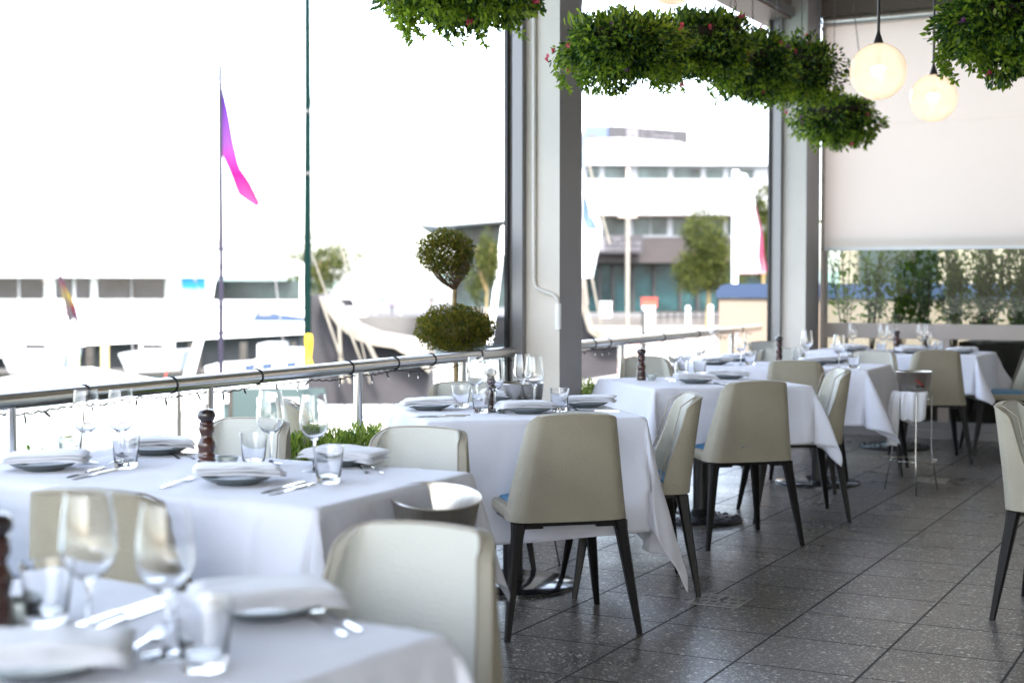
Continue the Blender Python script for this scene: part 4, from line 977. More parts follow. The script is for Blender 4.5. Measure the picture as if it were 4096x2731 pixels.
# ---- ferry
f = TT('ferry', 'large white two-deck catamaran ferry with a blue stripe, behind the handrail at the left', 'ferry', 300, 70)
m = MB(); ppoly(m, [(-260, 700), (-100, 742), (46, 738), (120, 722), (183, 706), (703, 700), (703, 766), (436, 780), (227, 791), (121, 802), (0, 820), (-260, 860)], 70, 9); f.part('hull', m, M['hull'])
m = MB(); ppoly(m, [(-250, 560), (0, 566), (330, 566), (560, 580), (640, 600), (640, 628), (480, 637), (-250, 637)], 69.4, 10); f.part('roof', m, M['hull'])
m = MB(); ppoly(m, [(80, 553), (340, 555), (540, 566), (540, 571), (60, 566)], 71, 6); f.part('roof_rail', m, M['facade'])
m = MB(); pbox(m, -250, 637, 385, 689, 70.6, 7); f.part('cabin', m, M['hull'])
for a, b in ((-60, 40), (46, 100), (128, 166), (174, 207), (224, 300), (304, 378)):
    m = MB(); pbox(m, a, 640, b, 686, 70.45, .12); f.part('window', m, M['boatglass'])
m = MB(); pbox(m, 385, 637, 412, 689, 70.3, 6); f.part('pillar', m, M['hull'])
m = MB(); pbox(m, 690, 610, 696, 700, 70.3, .2); f.part('stern_post', m, M['hull'])
m = MB(); ppoly(m, [(417, 639), (440, 639), (452, 652), (452, 639), (470, 639), (470, 664), (458, 662), (452, 654), (452, 664), (420, 662)], 70.2, .1); f.part('blue_poster', m, M['skyblue'])
m = MB(); pbox(m, 480, 645, 690, 688, 74, .3); f.part('windscreen', m, M['officeglass'])
m = MB()
for yy in (690, 694, 699): pbox(m, -250, yy, 700, yy + 2, 69.8, .1)
for xx in range(-240, 700, 47): pbox(m, xx, 690, xx + 3, 706, 69.75, .1)
f.part('deck_rail', m, M['hull'])
m = MB(); ppoly(m, [(577, 737), (592, 713), (703, 729), (703, 737)], 69.93, .06); f.part('blue_stripe', m, M['navy'])
m = MB(); pbox(m, -240, 775, 690, 872, 73, 5); f.part('shaded_underside', m, mat('grey_shadow_hull', (.05, .05, .055), .7, var=.5, vscale=.5))  # dark grey box put in for the shaded gap between the hulls
m = MB()
for k in range(14):
    a0 = 2 * PI * k / 18 + 1.2; ppoly(m, [(390 + 9 * math.cos(a0), 733 - 11 * math.sin(a0)), (390 + 12 * math.cos(a0), 733 - 14 * math.sin(a0)), (390 + 12 * math.cos(a0 + .35), 733 - 14 * math.sin(a0 + .35)), (390 + 9 * math.cos(a0 + .35), 733 - 11 * math.sin(a0 + .35))], 69.95, .03)
f.part('round_logo', m, M['skyblue'])
m = MB()
for i, x in enumerate((410, 419, 428, 437, 447, 456)): ppoly(m, [(x, 731), (x + 6, 731), (x + 6, 740), (x, 740)] if i % 2 else [(x, 733), (x + 3, 730), (x + 6, 733), (x + 6, 740), (x + 3, 741), (x, 740)], 69.95, .03)
f.part('lettering', m, M['frame'])
m = MB(); ppoly(m, [(-240, 838), (0, 800), (121, 785), (227, 775), (436, 765), (703, 752), (703, 755), (436, 768), (227, 779), (121, 789), (0, 804), (-240, 842)], 69.9, .1); f.part('strake_shadow', m, M['frame'])  # thin grey line drawn as a shadow line along the rub rail
for xx in range(20, 660, 64): m = MB(); pbox(m, xx, 716, xx + 26, 724, 69.92, .07); f.part('hull_window', m, M['frame'])
m = MB(); [pbox(m, -250, yy, 640, yy + 1.4, 69.2, .1) for yy in (604, 634)]; f.part('roof_edge_line', m, M['frame'])
for x0, h_, d_, lb in ((60, 610, 52, 'small grey launch moored at the far left under the ferry'), (330, 742, 50, 'small grey launch moored under the ferry logo, left of the flagpole')):
    t = TT('launch', lb, 'boat', x0, d_); m = MB(); ppoly(m, [(x0 - 60, 812), (x0 + 90, 806), (x0 + 80, 850), (x0 - 40, 856)], d_, 2); t.part('hull', m, M['facade'])
    m = MB(); pbox(m, x0 - 10, 786, x0 + 50, 808, d_ + .3, 1.4); t.part('cabin', m, M['hull']); m = MB(); pbox(m, x0 - 4, 790, x0 + 44, 801, d_ + .25, .05); t.part('window', m, M['boatglass'])
# dark wharf piles and gangways behind/below the ferry
wf = TT('wharf', 'dark timber wharf below the white ferry hull', 'wharf', 300, 60)
m = MB()
for i, x in enumerate(range(-40, 700, 118)): pbox(m, x, 795 - i * 1.6, x + 9 + (i % 3) * 3, 875, 62 + (i % 4), .35)
pbox(m, -60, 855, 700, 862, 63, 3); wf.part('piles', m, M['timber'])
for i, (x, y0, y1, w_, d, mt, lb) in enumerate(((169, 735, 890, 26, 24, 'paleg', 'thick pale green pile below the multicoloured flag'), (240, 772, 900, 20, 26, 'yellowish', 'yellowish pile with a pointed cap right of the pale green one'), (456, 765, 840, 10, 38, 'timber', 'thin timber pile below the ferry logo'), (178, 905, 990, 11, 20, 'timber', 'short brown pile under the handrail at the left'), (528, 885, 960, 10, 21, 'timber', 'brown pile under the handrail behind the pepper mill'), (409, 880, 960, 12, 21.5, 'timber', 'brown pile left of the pepper mill under the handrail'))):
    if mt == 'yellowish': M.setdefault(mt, mat('yellow_pile', (.42, .34, .16), .7))
    t = TT('mooring_pile', lb, 'pile', x, d, WZ); s = d * S4 / FPX; q = Wp(x, d)
    m = MB(); m.tube([(q.x, q.y, WZ - .3), (q.x, q.y, zo(y0 + 8, d))], w_ * s / 2, 12); t.part('shaft', m, M[mt], smooth=True)
    m = MB(); m.lathe([(w_ * s / 2 * 1.06, 0), (.004, 14 * s)], 12, (q.x, q.y, zo(y0 + 8, d))); t.part('cap', m, M['frame'], smooth=True)
# leaning spar and ropes
t = TT('boat_spar', 'white slanting boom leaning left from the flagpole foot', 'spar', 450, 28)
m = MB(); m.tube([P(432, 868, 28), P(470, 740, 28), P(500, 600, 28)], [.10, .08, .03], 10); t.part('spar', m, M['hull'], smooth=True)
for i, (x0, y0, x1, y1, d, w_, lb) in enumerate(((98, 640, 150, 742, 30, 5, 'beige boom slanting over the ferry window band at the left'), (300, 770, 322, 900, 31, 3, 'thin dark stay line below the ferry, left of the white boom'), (622, 560, 660, 860, 34, 2.5, 'thin stay line left of the dark mast'), (395, 800, 372, 900, 33, 3, 'reddish oar like spar below the ferry logo'))):
    t = TT('rigging_spar', lb, 'spar', x0, d); s = d * S4 / FPX; m = MB(); m.tube([P(x1, y1, d), P((x0 + x1) / 2, (y0 + y1) / 2, d), P(x0, y0, d)], [w_ * s / 2, w_ * s / 2, w_ * s / 3], 8); t.part('spar', m, M[('canvas', 'frame', 'frame', 'redp')[i]], smooth=True)
# ---- near jetty with pickets, boards and white awnings
t = TT('marquee', 'low white canopy roof under the handrail at the lower left', 'canopy', 120, 26)
m = MB(); ppoly(m, [(-40, 876), (60, 872), (200, 898), (330, 922), (330, 934), (200, 930), (-40, 948)], 26, 4); t.part('roof', m, M['hull'])
for x in (30, 120, 300): m = MB(); pbox(m, x, 930, x + 5, 1060, 27, .15); t.part('post', m, M['fence_w'])
t = TT('pontoon', 'pale floating pontoon below the handrail', 'pontoon', 500, 24, WZ)
m = MB(); T_ = [Wp(-200, 19, -2.6), Wp(1180, 30, -2.6), Wp(1180, 56, -2.6), Wp(-200, 30, -2.6)]; m.add(T_ + [v - Vector((0, 0, .9)) for v in T_], [(3, 2, 1, 0)] + [(i, (i + 1) % 4, (i + 1) % 4 + 4, i + 4) for i in range(4)]); t.part('deck', m, M['paving'])
def pickets(x0, yt0, yb0, d0, x1, yt1, yb1, d1, n_, lb, nposts=4):
    t = TT('picket_fence', lb, 'fence', x0, d0); a0, a1 = Wp(x0, d0, zo(yt0, d0)), Wp(x0, d0, zo(yb0, d0)); b0, b1 = Wp(x1, d1, zo(yt1, d1)), Wp(x1, d1, zo(yb1, d1)); dr = (b0 - a0).normalized(); m = MB()
    for i in range(n_):
        u = i / (n_ - 1); tp = a0.lerp(b0, u); bt = a1.lerp(b1, u); m.obox((tp + bt) / 2, dr * .055, dr.cross(Vector((0, 0, 1))) * .012, (0, 0, (tp.z - bt.z) / 2))
    t.part('pickets', m, M['fence_w'])
    m = MB(); m.tube([a0 + Vector((0, 0, .06)), b0 + Vector((0, 0, .06))], .05, 8); m.tube([a1.lerp(a0, .2), b1.lerp(b0, .2)], .03, 6); t.part('rails', m, M['hull'])
    for i in range(nposts):
        u = (i + .5) / nposts; tp = a0.lerp(b0, u); bt = a1.lerp(b1, u); m = MB(); m.tube([bt - Vector((0, 0, .5)), tp + Vector((0, 0, .1))], .05, 8); t.part('post', m, M['frame'])
pickets(745, 912, 965, 40, 1045, 868, 915, 48, 46, 'white picket railing on the jetty between the handrail posts and the topiary')
pickets(60, 935, 975, 22, 400, 925, 965, 22, 44, 'pale picket railing seen through the left wine glasses')
pickets(-80, 945, 985, 21, 50, 938, 978, 21, 14, 'pale picket railing at the left picture edge', 1)
t = TT('notice_board', 'dark green board with pale lettering on the jetty under the handrail', 'sign board', 600, 23)
m = MB(); pbox(m, 440, 893, 745, 975, 24, .15); t.part('board', m, M['greenboard'])
m = MB()
for i in range(9): pbox(m, 590 + i * 11, 914, 597 + i * 11, 930, 23.93, .03)
t.part('lettering', m, M['hull'])
m = MB()
for x in (498, 508, 518): pbox(m, x, 900, x + 7, 926, 23.93, .03)
t.part('large_letters', m, M['hull'])
t = TT('sail_cloth', 'white triangular canvas slanting down behind the pepper mill', 'canvas', 440, 22)
m = MB(); ppoly(m, [(380, 896), (505, 892), (505, 1010), (462, 1005)], 22.5, .25); t.part('canvas', m, M['hull'])
t = TT('dinghy', 'long white boat lying under the handrail right of the pepper mill', 'boat', 650, 26)
m = MB(); ppoly(m, [(420, 898), (500, 883), (1000, 838), (1110, 845), (1080, 862), (760, 893), (560, 905), (430, 908)], 27, 1.6); t.part('hull', m, M['hull'])
m = MB(); ppoly(m, [(560, 880), (640, 868), (820, 856), (800, 868), (600, 884)], 27.3, 1.); t.part('deck', m, M['facade'])
t = TT('moored_boat', 'white boat with blue lettering panels beside the yellow fender', 'boat', 600, 45)
m = MB(); ppoly(m, [(470, 842), (560, 836), (600, 820), (690, 815), (705, 838), (700, 875), (480, 885)], 46, 2.5); t.part('hull', m, M['hull'])
for i, x in enumerate((560, 600, 655)): m = MB(); ppoly(m, [(x, 838 - i * 3), (x + 26, 835 - i * 3), (x + 24, 852 - i * 3), (x + 2, 856 - i * 3)], 45.95, .04); t.part('blue_panel', m, M['navy'])
m = MB(); pbox(m, 590, 790, 640, 822, 47, 2.); pbox(m, 655, 800, 700, 818, 46.8, 1.); t.part('cabin', m, M['facade'])

# ---- tall dark mast and the covered yacht
t = TT('yacht', 'yacht with charcoal and beige covers and a tall dark green mast', 'yacht', 760, 26)
m = MB(); m.tube([P(706, 860, 24), P(706.5, 560, 24), P(707, 250, 24), P(706, -60, 24)], [.060, .058, .050, .044], 14); q = t.part('mast', m, mat('mast_green', (.001, .010, .009), .85, spec=.1), smooth=True)
m = MB(); [m.tube([P(x - 4, y, 23.95), P(x + 4, y, 23.95)], .045, 8) for x, y in ((706, 258), (707, 400))]; t.part('mast_fitting', m, M['frame_dark'], smooth=True)
m = MB(); ppoly(m, [(704, 678), (730, 678), (752, 700), (790, 765), (860, 792), (905, 806), (930, 818), (985, 862), (985, 930), (706, 930)], 25, 1.6); t.part('charcoal_cover', m, M['charcoal'])
m = MB(); ppoly(m, [(732, 682), (748, 694), (800, 750), (850, 770), (940, 784), (985, 800), (985, 858), (950, 826), (905, 800), (860, 794), (810, 778), (775, 748), (748, 712)], 24.6, 2.2)
for x0, y0, x1, y1, w_ in ((735, 690, 800, 880, 5), (775, 745, 780, 880, 7), (838, 785, 870, 850, 9), (800, 760, 838, 860, 4)): ppoly(m, [(x0, y0), (x0 + w_, y0), (x1 + w_, y1), (x1, y1)], 24.5, .1)
t.part('beige_cover', m, M['canvas'])
m = MB(); [m.tube([P(x0, y0, 24.3), P(x1, y1, 24.3)], .012, 5) for x0, y0, x1, y1 in ((708, 200, 850, 880), (708, 560, 780, 760))]; t.part('stay', m, M['canvas'])
t = TT('fender', 'yellow fender hanging by the dark mast foot', 'fender', 709, 23.5)
q = P(709, 803, 23.5); s = 23.5 * S4 / FPX; m = MB(); m.lathe([(.0, -48 * s), (5 * s, -44 * s), (10 * s, -33 * s), (8 * s, -26 * s), (5 * s, -20 * s), (9 * s, 6 * s), (9.5 * s, 24 * s), (8 * s, 35 * s), (0, 37 * s)], 14, q); t.part('float', m, M['yellow'], smooth=True)
t = TT('boat_prow', 'dark and cream curved yacht bow showing right of the pillar', 'boat', 1330, 30)
m = MB(); ppoly(m, [(1290, 640), (1338, 690), (1352, 745), (1385, 778), (1420, 792), (1420, 860), (1290, 880)], 30, 2); t.part('hull', m, M['charcoal'])
m = MB(); ppoly(m, [(1325, 640), (1342, 640), (1346, 690), (1364, 752), (1400, 775), (1440, 780), (1440, 792), (1388, 790), (1352, 762), (1332, 700)], 29.7, 2.4); t.part('gunwale', m, M['canvas'])
m = MB(); [m.tube([P(x0, y0, 29.5), P(x1, y1, 29.5)], .022, 6) for x0, y0, x1, y1 in ((1343, 640, 1350, 700), (1352, 600, 1380, 745), (1340, 330, 1400, 560))]; t.part('stay', m, M['canvas'])

# ---- flags
def flagmat(nm_, stops, z0, z1, tr=.55):
    m = bpy.data.materials.new(nm_); m.use_nodes = True; n = m.node_tree.nodes; l = m.node_tree.links; n.clear()
    o = n.new('ShaderNodeOutputMaterial'); g = n.new('ShaderNodeNewGeometry'); sp = n.new('ShaderNodeSeparateXYZ'); mr = n.new('ShaderNodeMapRange'); mr.inputs[1].default_value = z0; mr.inputs[2].default_value = z1
    cr = n.new('ShaderNodeValToRGB'); e = cr.color_ramp.elements
    while len(e) < len(stops): e.new(.5)
    for i, (p, c) in enumerate(stops): e[i].position = p; e[i].color = (*c, 1)
    l.new(g.outputs['Position'], sp.inputs[0]); l.new(sp.outputs[2], mr.inputs[0]); l.new(mr.outputs[0], cr.inputs[0])
    a = n.new('ShaderNodeBsdfDiffuse'); b = n.new('ShaderNodeBsdfTranslucent'); x = n.new('ShaderNodeMixShader'); x.inputs[0].default_value = tr
    l.new(cr.outputs[0], a.inputs[0]); l.new(cr.outputs[0], b.inputs[0]); l.new(a.outputs[0], x.inputs[1]); l.new(b.outputs[0], x.inputs[2]); l.new(x.outputs[0], o.inputs[0]); return m
def flag(t, name, L, Rr, d, mt, amp=.12, nf=3):
    """L: hoist edge pixels top->bottom, Rr: fly edge; waves in depth"""
    m = MB(); nu, nv = 14, 16
    def ip(pts, u):
        k = u * (len(pts) - 1); i = min(int(k), len(pts) - 2); return (pts[i][0] + (pts[i + 1][0] - pts[i][0]) * (k - i), pts[i][1] + (pts[i + 1][1] - pts[i][1]) * (k - i))
    vs = []
    for j in range(nv + 1):
        a = ip(L, j / nv); b = ip(Rr, j / nv)
        for i in range(nu + 1):
            u = i / nu; x, y = a[0] + (b[0] - a[0]) * u, a[1] + (b[1] - a[1]) * u; vs.append(P(x, y, d + amp * u * math.sin(u * nf * 2 + j * .3)))
    m.add(vs, [(j * (nu + 1) + i, j * (nu + 1) + i + 1, (j + 1) * (nu + 1) + i + 1, (j + 1) * (nu + 1) + i) for j in range(nv) for i in range(nu)])
    t.part(name, m, mt, smooth='all')
t = TT('flagpole', 'flagpole with a drooping purple and pink flag, over the ferry', 'flagpole', 506, 30)
m = MB(); m.tube([P(507, 1000, 30), P(508, 600, 30), P(505.5, 150, 30)], [.06, .05, .04], 10); t.part('pole', m, mat('pole_grey', (.018, .016, .028), .8, spec=.2), smooth=True)
m = MB(); m.lathe([(0, -.03), (.03, 0), (0, .03)], 10, P(505.5, 144, 30)); t.part('finial', m, M['frame'], smooth=True)
fm = flagmat('flag_violet_pink', [(0, (.34, .05, .14)), (.25, (.30, .01, .11)), (.5, (.16, .05, .22)), (1, (.045, .018, .18))], zo(472, 30), zo(190, 30))
flag(t, 'flag', [(505, 180), (506, 265), (508, 352), (530, 400), (546, 446), (590, 476)], [(506, 182), (524, 255), (537, 330), (550, 385), (574, 418), (598, 468)], 30, fm, .05)
flag(t, 'lower_flag', [(506, 500), (501, 560), (503, 580), (508, 606)], [(507, 502), (508, 570), (509, 600), (510, 607)], 30, flagmat('flag_red', [(0, (.12, .008, .016)), (1, (.12, .03, .04))], zo(606, 30), zo(500, 30)), .02)
flag(t, 'pale_flag', [(622, 480), (612, 520), (600, 580), (592, 618)], [(632, 490), (640, 530), (655, 590), (652, 628)], 31, flagmat('flag_pale', [(0, (.36, .21, .22)), (1, (.6, .5, .5))], zo(628, 31), zo(480, 31)), .1)
t = TT('flagpole', 'short leaning flag with dark and multicoloured stripes over the pale green pile', 'flagpole', 165, 24)
m = MB(); m.tube([P(168, 742, 24), P(130, 600, 24)], [.03, .015], 8); t.part('pole', m, M['frame_dark'], smooth=True)
flag(t, 'flag', [(128, 606), (140, 660), (152, 715), (160, 752)], [(130, 606), (152, 660), (172, 700), (184, 745)], 24, flagmat('flag_mixed', [(0, (.03, .05, .09)), (.3, (.09, .02, .03)), (.5, (.2, .16, .04)), (.7, (.12, .03, .06)), (1, (.015, .02, .05))], zo(752, 24), zo(606, 24)), .05)
for x0, y0, x1, y1, w_, lb in ((80, 418, 79, 575, 9, 'pale wide mast over the left end of the ferry'), (142, 230, 152, 600, 3, 'thin pale mast with a crosstree at the far left'), (560, 260, 590, -30, 3, 'very faint slanting rigging line in the white sky')):
    t = TT('distant_mast', lb, 'mast', x0, 85); s = 85 * S4 / FPX; m = MB(); m.tube([P(x1, max(y0, y1), 85), P(x0, min(y0, y1), 85)] if y1 > y0 else [P(x0, y0, 85), P(x1, y1, 85)], w_ * s / 2, 8); t.part('spar', m, M['facade'] if w_ > 5 else M['hull'], smooth=True)
    if x0 == 142:
        m = MB(); m.tube([P(136, 445, 85), P(153, 446, 85)], .06, 6); t.part('crosstree', m, M['frame'])
def bflag(lb, px_, y0, y1, w_, d, L, Rr, stops, z0, z1, L2=None):
    t = TT('banner_flag', lb, 'banner flag', px_, d, -1.8); s = d * S4 / FPX; m = MB(); q = Wp(px_, d); m.tube([(q.x, q.y, -1.8), (q.x, q.y, zo(y0, d))], w_ * s / 2, 10); t.part('pole', m, M['hull'], smooth=True)
    flag(t, 'flag', L, Rr, d, flagmat('banner', stops, z0, z1, .5), .18)
    if L2: flag(t, 'coloured_panel', L2[0], L2[1], d - .12, flagmat('banner_b', L2[2], z0, z1, .5), .12)
bflag('white banner flag with a pale blue panel, right against the pillar', 1322, 330, 760, 5, 26, [(1326, 380), (1326, 470), (1326, 560), (1326, 640)], [(1336, 385), (1368, 470), (1384, 530), (1362, 637)], [(0, (.8, .8, .8)), (1, (.8, .8, .8))], 0, 10, ([(1340, 450), (1338, 480), (1338, 500), (1350, 525)], [(1344, 450), (1355, 480), (1362, 505), (1374, 527)], [(0, (.14, .21, .29)), (1, (.16, .22, .30))]))
bflag('white banner flag on a thick white pole with a pink lower edge', 1687, 392, 760, 15, 30, [(1694, 395), (1694, 480), (1694, 560), (1690, 628)], [(1715, 400), (1735, 470), (1748, 555), (1758, 628)], [(0, (.75, .35, .42)), (.05, (.8, .55, .6)), (.1, (.8, .8, .8)), (1, (.8, .8, .8))], zo(632, 30), zo(395, 30), ([(1732, 475), (1745, 530), (1742, 590), (1750, 625)], [(1736, 470), (1752, 535), (1756, 585), (1764, 622)], [(0, (.28, .03, .08)), (.4, (.3, .09, .14)), (1, (.35, .22, .25))]))

# ---- trees on the quay
def tree(x, y, wpx, hpx, d, n_, seed, lb, zb=-1.1, mt='leaf_tree'):
    s = d * S4 / FPX; c = P(x, y, d); t = thing('quay_tree', lb, 'tree', (c.x, c.y, zb)); h = c.z - zb; r_ = random.Random(seed)
    V = []
    for k in range(11):
        a = Vector((r_.gauss(0, .42), r_.gauss(0, .35), r_.gauss(0, .36))); cc = Vector((a.x * wpx * s / 2, a.y * wpx * s / 2, h + a.z * hpx * s / 2)); rr = r_.uniform(.36, .56)
        p, dd = blob_pts(n_ // 11, (wpx * s / 2 * rr, wpx * s / 2 * rr, hpx * s / 2 * rr * .8), .4, .25, seed * 13 + k); V.append(leaves(p + np.array(cc), dd, 5.0 * s, .8, .2, .7))
    m = MB(); m.quads(np.concatenate(V)); m.build('crown', M[mt], t)
    m = MB(); m.tube([(0, 0, 0), (.1, 0, h * .5), (0, 0, h)], [wpx * s * .035, wpx * s * .025, wpx * s * .012], 8)
    for k in range(7):
        a = r_.uniform(0, 2 * PI); m.tube([(0, 0, h * .55), (math.cos(a) * wpx * s * .2, math.sin(a) * wpx * s * .2, h * r_.uniform(.75, 1.05)), (math.cos(a) * wpx * s * .35, math.sin(a) * wpx * s * .35, h + r_.uniform(-.2, .5) * hpx * s * .5)], [wpx * s * .016, wpx * s * .01, .01], 5)
    m.build('trunk', M['bark'], t)
tree(735, 598, 175, 170, 100, 7000, 2, 'open crowned tree behind the dark mast')
tree(1115, 600, 80, 170, 85, 4200, 3, 'tree half hidden behind the first pillar, beside the white strut')
tree(1625, 580, 175, 240, 90, 15000, 4, 'dense round tree in front of the white office building', -1.8)
tree(1752, 560, 90, 200, 95, 8000, 5, 'tree right of the pink edged banner flag', -1.8)

# ---- tent roofed glass pavilion
t = TT('pavilion', 'glass pavilion under a peaked white tent roof left of the pillar', 'building', 1100, 100, -1.1)
m = MB(); ppoly(m, [(955, 516), (1040, 497), (1165, 440), (1260, 420), (1330, 470), (1330, 500), (1165, 507), (1000, 520)], 95, 16); t.part('roof', m, M['facade'])
m = MB(); pbox(m, 1045, 520, 1330, 706, 99, 9); t.part('glass_front', m, M['officeglass'])
for x in (1045, 1095, 1128): m = MB(); pbox(m, x, 520, x + 4, 708, 98.8, .15); t.part('mullion', m, M['frame_dark'])
m = MB(); ppoly(m, [(1118, 790), (1130, 790), (1164, 520), (1152, 520)], 94, .7); t.part('strut', m, M['hull'])

# ---- white office building
t = TT('office_building', 'white three storey office building with dark roof sign and strip windows', 'building', 1550, 130, -1.1)
m = MB(); ppoly(m, [(1345, 322), (1420, 318), (1560, 328), (1600, 345), (1765, 352), (1840, 352), (1840, 382), (1345, 380)], 130, 14); t.part('parapet', m, M['facade'])
m = MB(); pbox(m, 1345, 413, 1840, 494, 129, 15); t.part('balcony_band', m, M['facade'])
m = MB(); pbox(m, 1340, 382, 1840, 412, 131, 13); pbox(m, 1340, 496, 1840, 545, 131, 13); t.part('wall', m, M['facade'])
m = MB(); pbox(m, 1345, 494, 1840, 498, 129.6, 14); t.part('soffit', m, M['soffit'])
for a, b, y0, y1 in ((1347, 1376, 384, 410), (1388, 1434, 384, 410), (1440, 1447, 384, 410), (1464, 1533, 386, 411), (1545, 1609, 388, 412), (1620, 1660, 389, 412), (1672, 1730, 390, 412), (1385, 1435, 499, 539), (1455, 1492, 499, 539), (1496, 1532, 499, 539), (1545, 1596, 500, 540), (1608, 1660, 500, 540), (1670, 1740, 500, 540)):
    m = MB(); pbox(m, a, y0, b, y1, 130.85, .14); t.part('window', m, M['officeglass'])
m = MB(); pbox(m, 1345, 292, 1398, 322, 130.5, 10); t.part('blue_sign', m, M['signblue'])
sg = MB(); ppoly(sg, [(1398, 291), (1433, 293), (1435, 293), (1578, 303), (1578, 331), (1398, 325)], 130.2, 3); sg_ = t.part('roof_sign', sg, M['signdark'])
m = MB(); ppoly(m, [(1438, 298), (1450, 298), (1450, 303), (1452, 303), (1452, 298), (1464, 299), (1464, 323), (1454, 323), (1454, 310), (1450, 310), (1450, 322), (1439, 322)], 130.1, .08)
rr = random.Random(8)
def letters(m, x0, x1, y, h, d, sl=0.):
    x = x0
    while x < x1:
        w_ = rr.uniform(2.4, 4.4); yy = y + sl * (x - x0)
        for k in range(rr.choice((1, 1, 2))): pbox(m, x + k * w_ * .62, yy, x + k * w_ * .62 + w_ * .34, yy + h, d, .05)
        if rr.random() < .7: pbox(m, x, yy + h * rr.choice((0, .42, .8)), x + w_, yy + h * .2 + h * .0 + (h * .42 if rr.random() < .5 else h * .0) + 1.0, d - .02, .05)
        x += w_ + 1.4
letters(m, 1469, 1502, 301, 7, 130.08, .04); letters(m, 1469, 1545, 310, 7, 130.08, .04); letters(m, 1469, 1545, 319, 6, 130.08, .04)
t.part('lettering', m, M['soffit2'])
m = MB(); letters(m, 1348, 1366, 310, 10, 130.4); t.part('small_lettering', m, M['soffit2'])
m = MB(); pbox(m, 1345, 545, 1840, 604, 130.6, 13); t.part('brown_cladding', m, M['brownwall'])
m = MB(); pbox(m, 1372, 541, 1476, 582, 128.5, 1.5); t.part('canopy_sign', m, M['signdark'])
m = MB(); pbox(m, 1376, 545, 1388, 577, 128.4, .08); letters(m, 1392, 1425, 545, 8, 128.4); letters(m, 1392, 1470, 556, 8, 128.4); letters(m, 1392, 1470, 568, 8, 128.4); t.part('lettering', m, M['soffit2'])
m = MB(); pbox(m, 1345, 604, 1840, 728, 133, 10); t.part('shopfront', m, M['teal'])
for x in (1375, 1405, 1452, 1500, 1560, 1600, 1650): m = MB(); pbox(m, x, 604, x + 5, 728, 132.6, .3); t.part('mullion', m, M['brownwall'])
m = MB(); pbox(m, 1420, 496, 1462, 500, 128, 1.); pbox(m, 1438, 382, 1446, 414, 130.3, .4); t.part('downpipe', m, M['soffit'])
for i, (x, y0, y1, wd, dd, mt, nm_, cat, lb) in enumerate((
    (1441, 500, 735, 9, 75, 'canvas', 'lamp_post', 'lamp post', 'pale brown post in front of the office shopfront'),
    (1490, 706, 760, 26, 70, 'hull', 'ticket_booth', 'booth', 'white booth below the red box on the promenade'),
    (1492, 686, 706, 34, 71, 'redp', 'red_box', 'box', 'red box above the white booth'),
    (1478, 712, 765, 10, 66, 'frame_dark', 'bollard', 'bollard', 'black bollard left of the white booth'),
    (1580, 702, 742, 8, 80, 'hull', 'bollard', 'bollard', 'left of two white bollards on the promenade'),
    (1632, 700, 742, 9, 80, 'hull', 'bollard', 'bollard', 'white bollard nearest to the beige wall'),
    (1392, 695, 728, 24, 90, 'hull', 'menu_board', 'board', 'white board before the teal shopfront'))):
    t = TT(nm_, lb, cat, x, dd, -1.8); s = dd * S4 / FPX; q = Wp(x, dd); m = MB()
    if wd > 20: pbox(m, x - wd / 2, y0, x + wd / 2, y1, dd, wd * s * .8); pbox(m, x - wd / 2 - 2, y0 - 2, x + wd / 2 + 2, y0 - .2, dd - .1, wd * s * .9)
    else: m.lathe([(wd * s / 2, -1.8), (wd * s / 2, zo(y0 + 8, dd)), (wd * s * .62, zo(y0 + 7.5, dd)), (wd * s * .62, zo(y0 + 3, dd)), (.01, zo(y0, dd))], 12, (q.x, q.y, 0))
    t.part('body', m, M[mt])
t = TT('chain_fence', 'low dark fence along the promenade before the shopfront', 'fence', 1580, 95, -1.8)
m = MB(); [pbox(m, x, 712, x + 3, 741, 95, .1) for x in range(1500, 1660, 16)]; pbox(m, 1500, 714, 1660, 717, 95.15, .06); pbox(m, 1500, 726, 1660, 729, 95.15, .06); t.part('posts_and_rails', m, M['frame_dark'])
t = TT('quay_fence', 'grey railing along the far quay behind the topiary', 'fence', 850, 112, -1.1)
m = MB(); [pbox(m, x, 726, x + 2.2, 746, 112.5, .08) for x in range(795, 1160, 13)]; pbox(m, 795, 727, 1160, 730, 112.6, .06); t.part('posts_and_rails', m, M['timber'])
# beige wall with a navy coping
t = thing('bar_wall', 'beige wall with rounded navy blue top beyond the handrail end', 'wall', (-4, 16.6, -1.8))
xl = aty(1652, 660, 16.6).x
m = MB(); m.box(xl + 4, 0, 0, 9, .5, 2.93); m.build('wall', M['beigewall'], t)
m = MB()
pr = [(xl + 3.97, 2.935), (xl + 3.98, 3.02), (xl + 4.03, 3.08), (xl + 4.12, 3.10), (9, 3.10), (9, 2.935)]
m.add([(x, -.03, z) for x, z in pr] + [(x, .53, z) for x, z in pr], [tuple(range(6))[::-1], tuple(range(6, 12))] + [(i, (i + 1) % 6, (i + 1) % 6 + 6, i + 6) for i in range(6)]); m.build('coping', M['navy'], t)
t = thing('side_building', 'cream rendered building side behind the shrubs of the far glass wall', 'building', (0, 21, -1.8)); m = MB(); m.box(-5.6, 0, 0, 9, 4, 8); m.build('wall', M['pinkwall'], t)
m = MB(); m.box(-5.3, -.05, 1.5, -4.2, 0, 4.2); m.build('window', M['officeglass'], t)
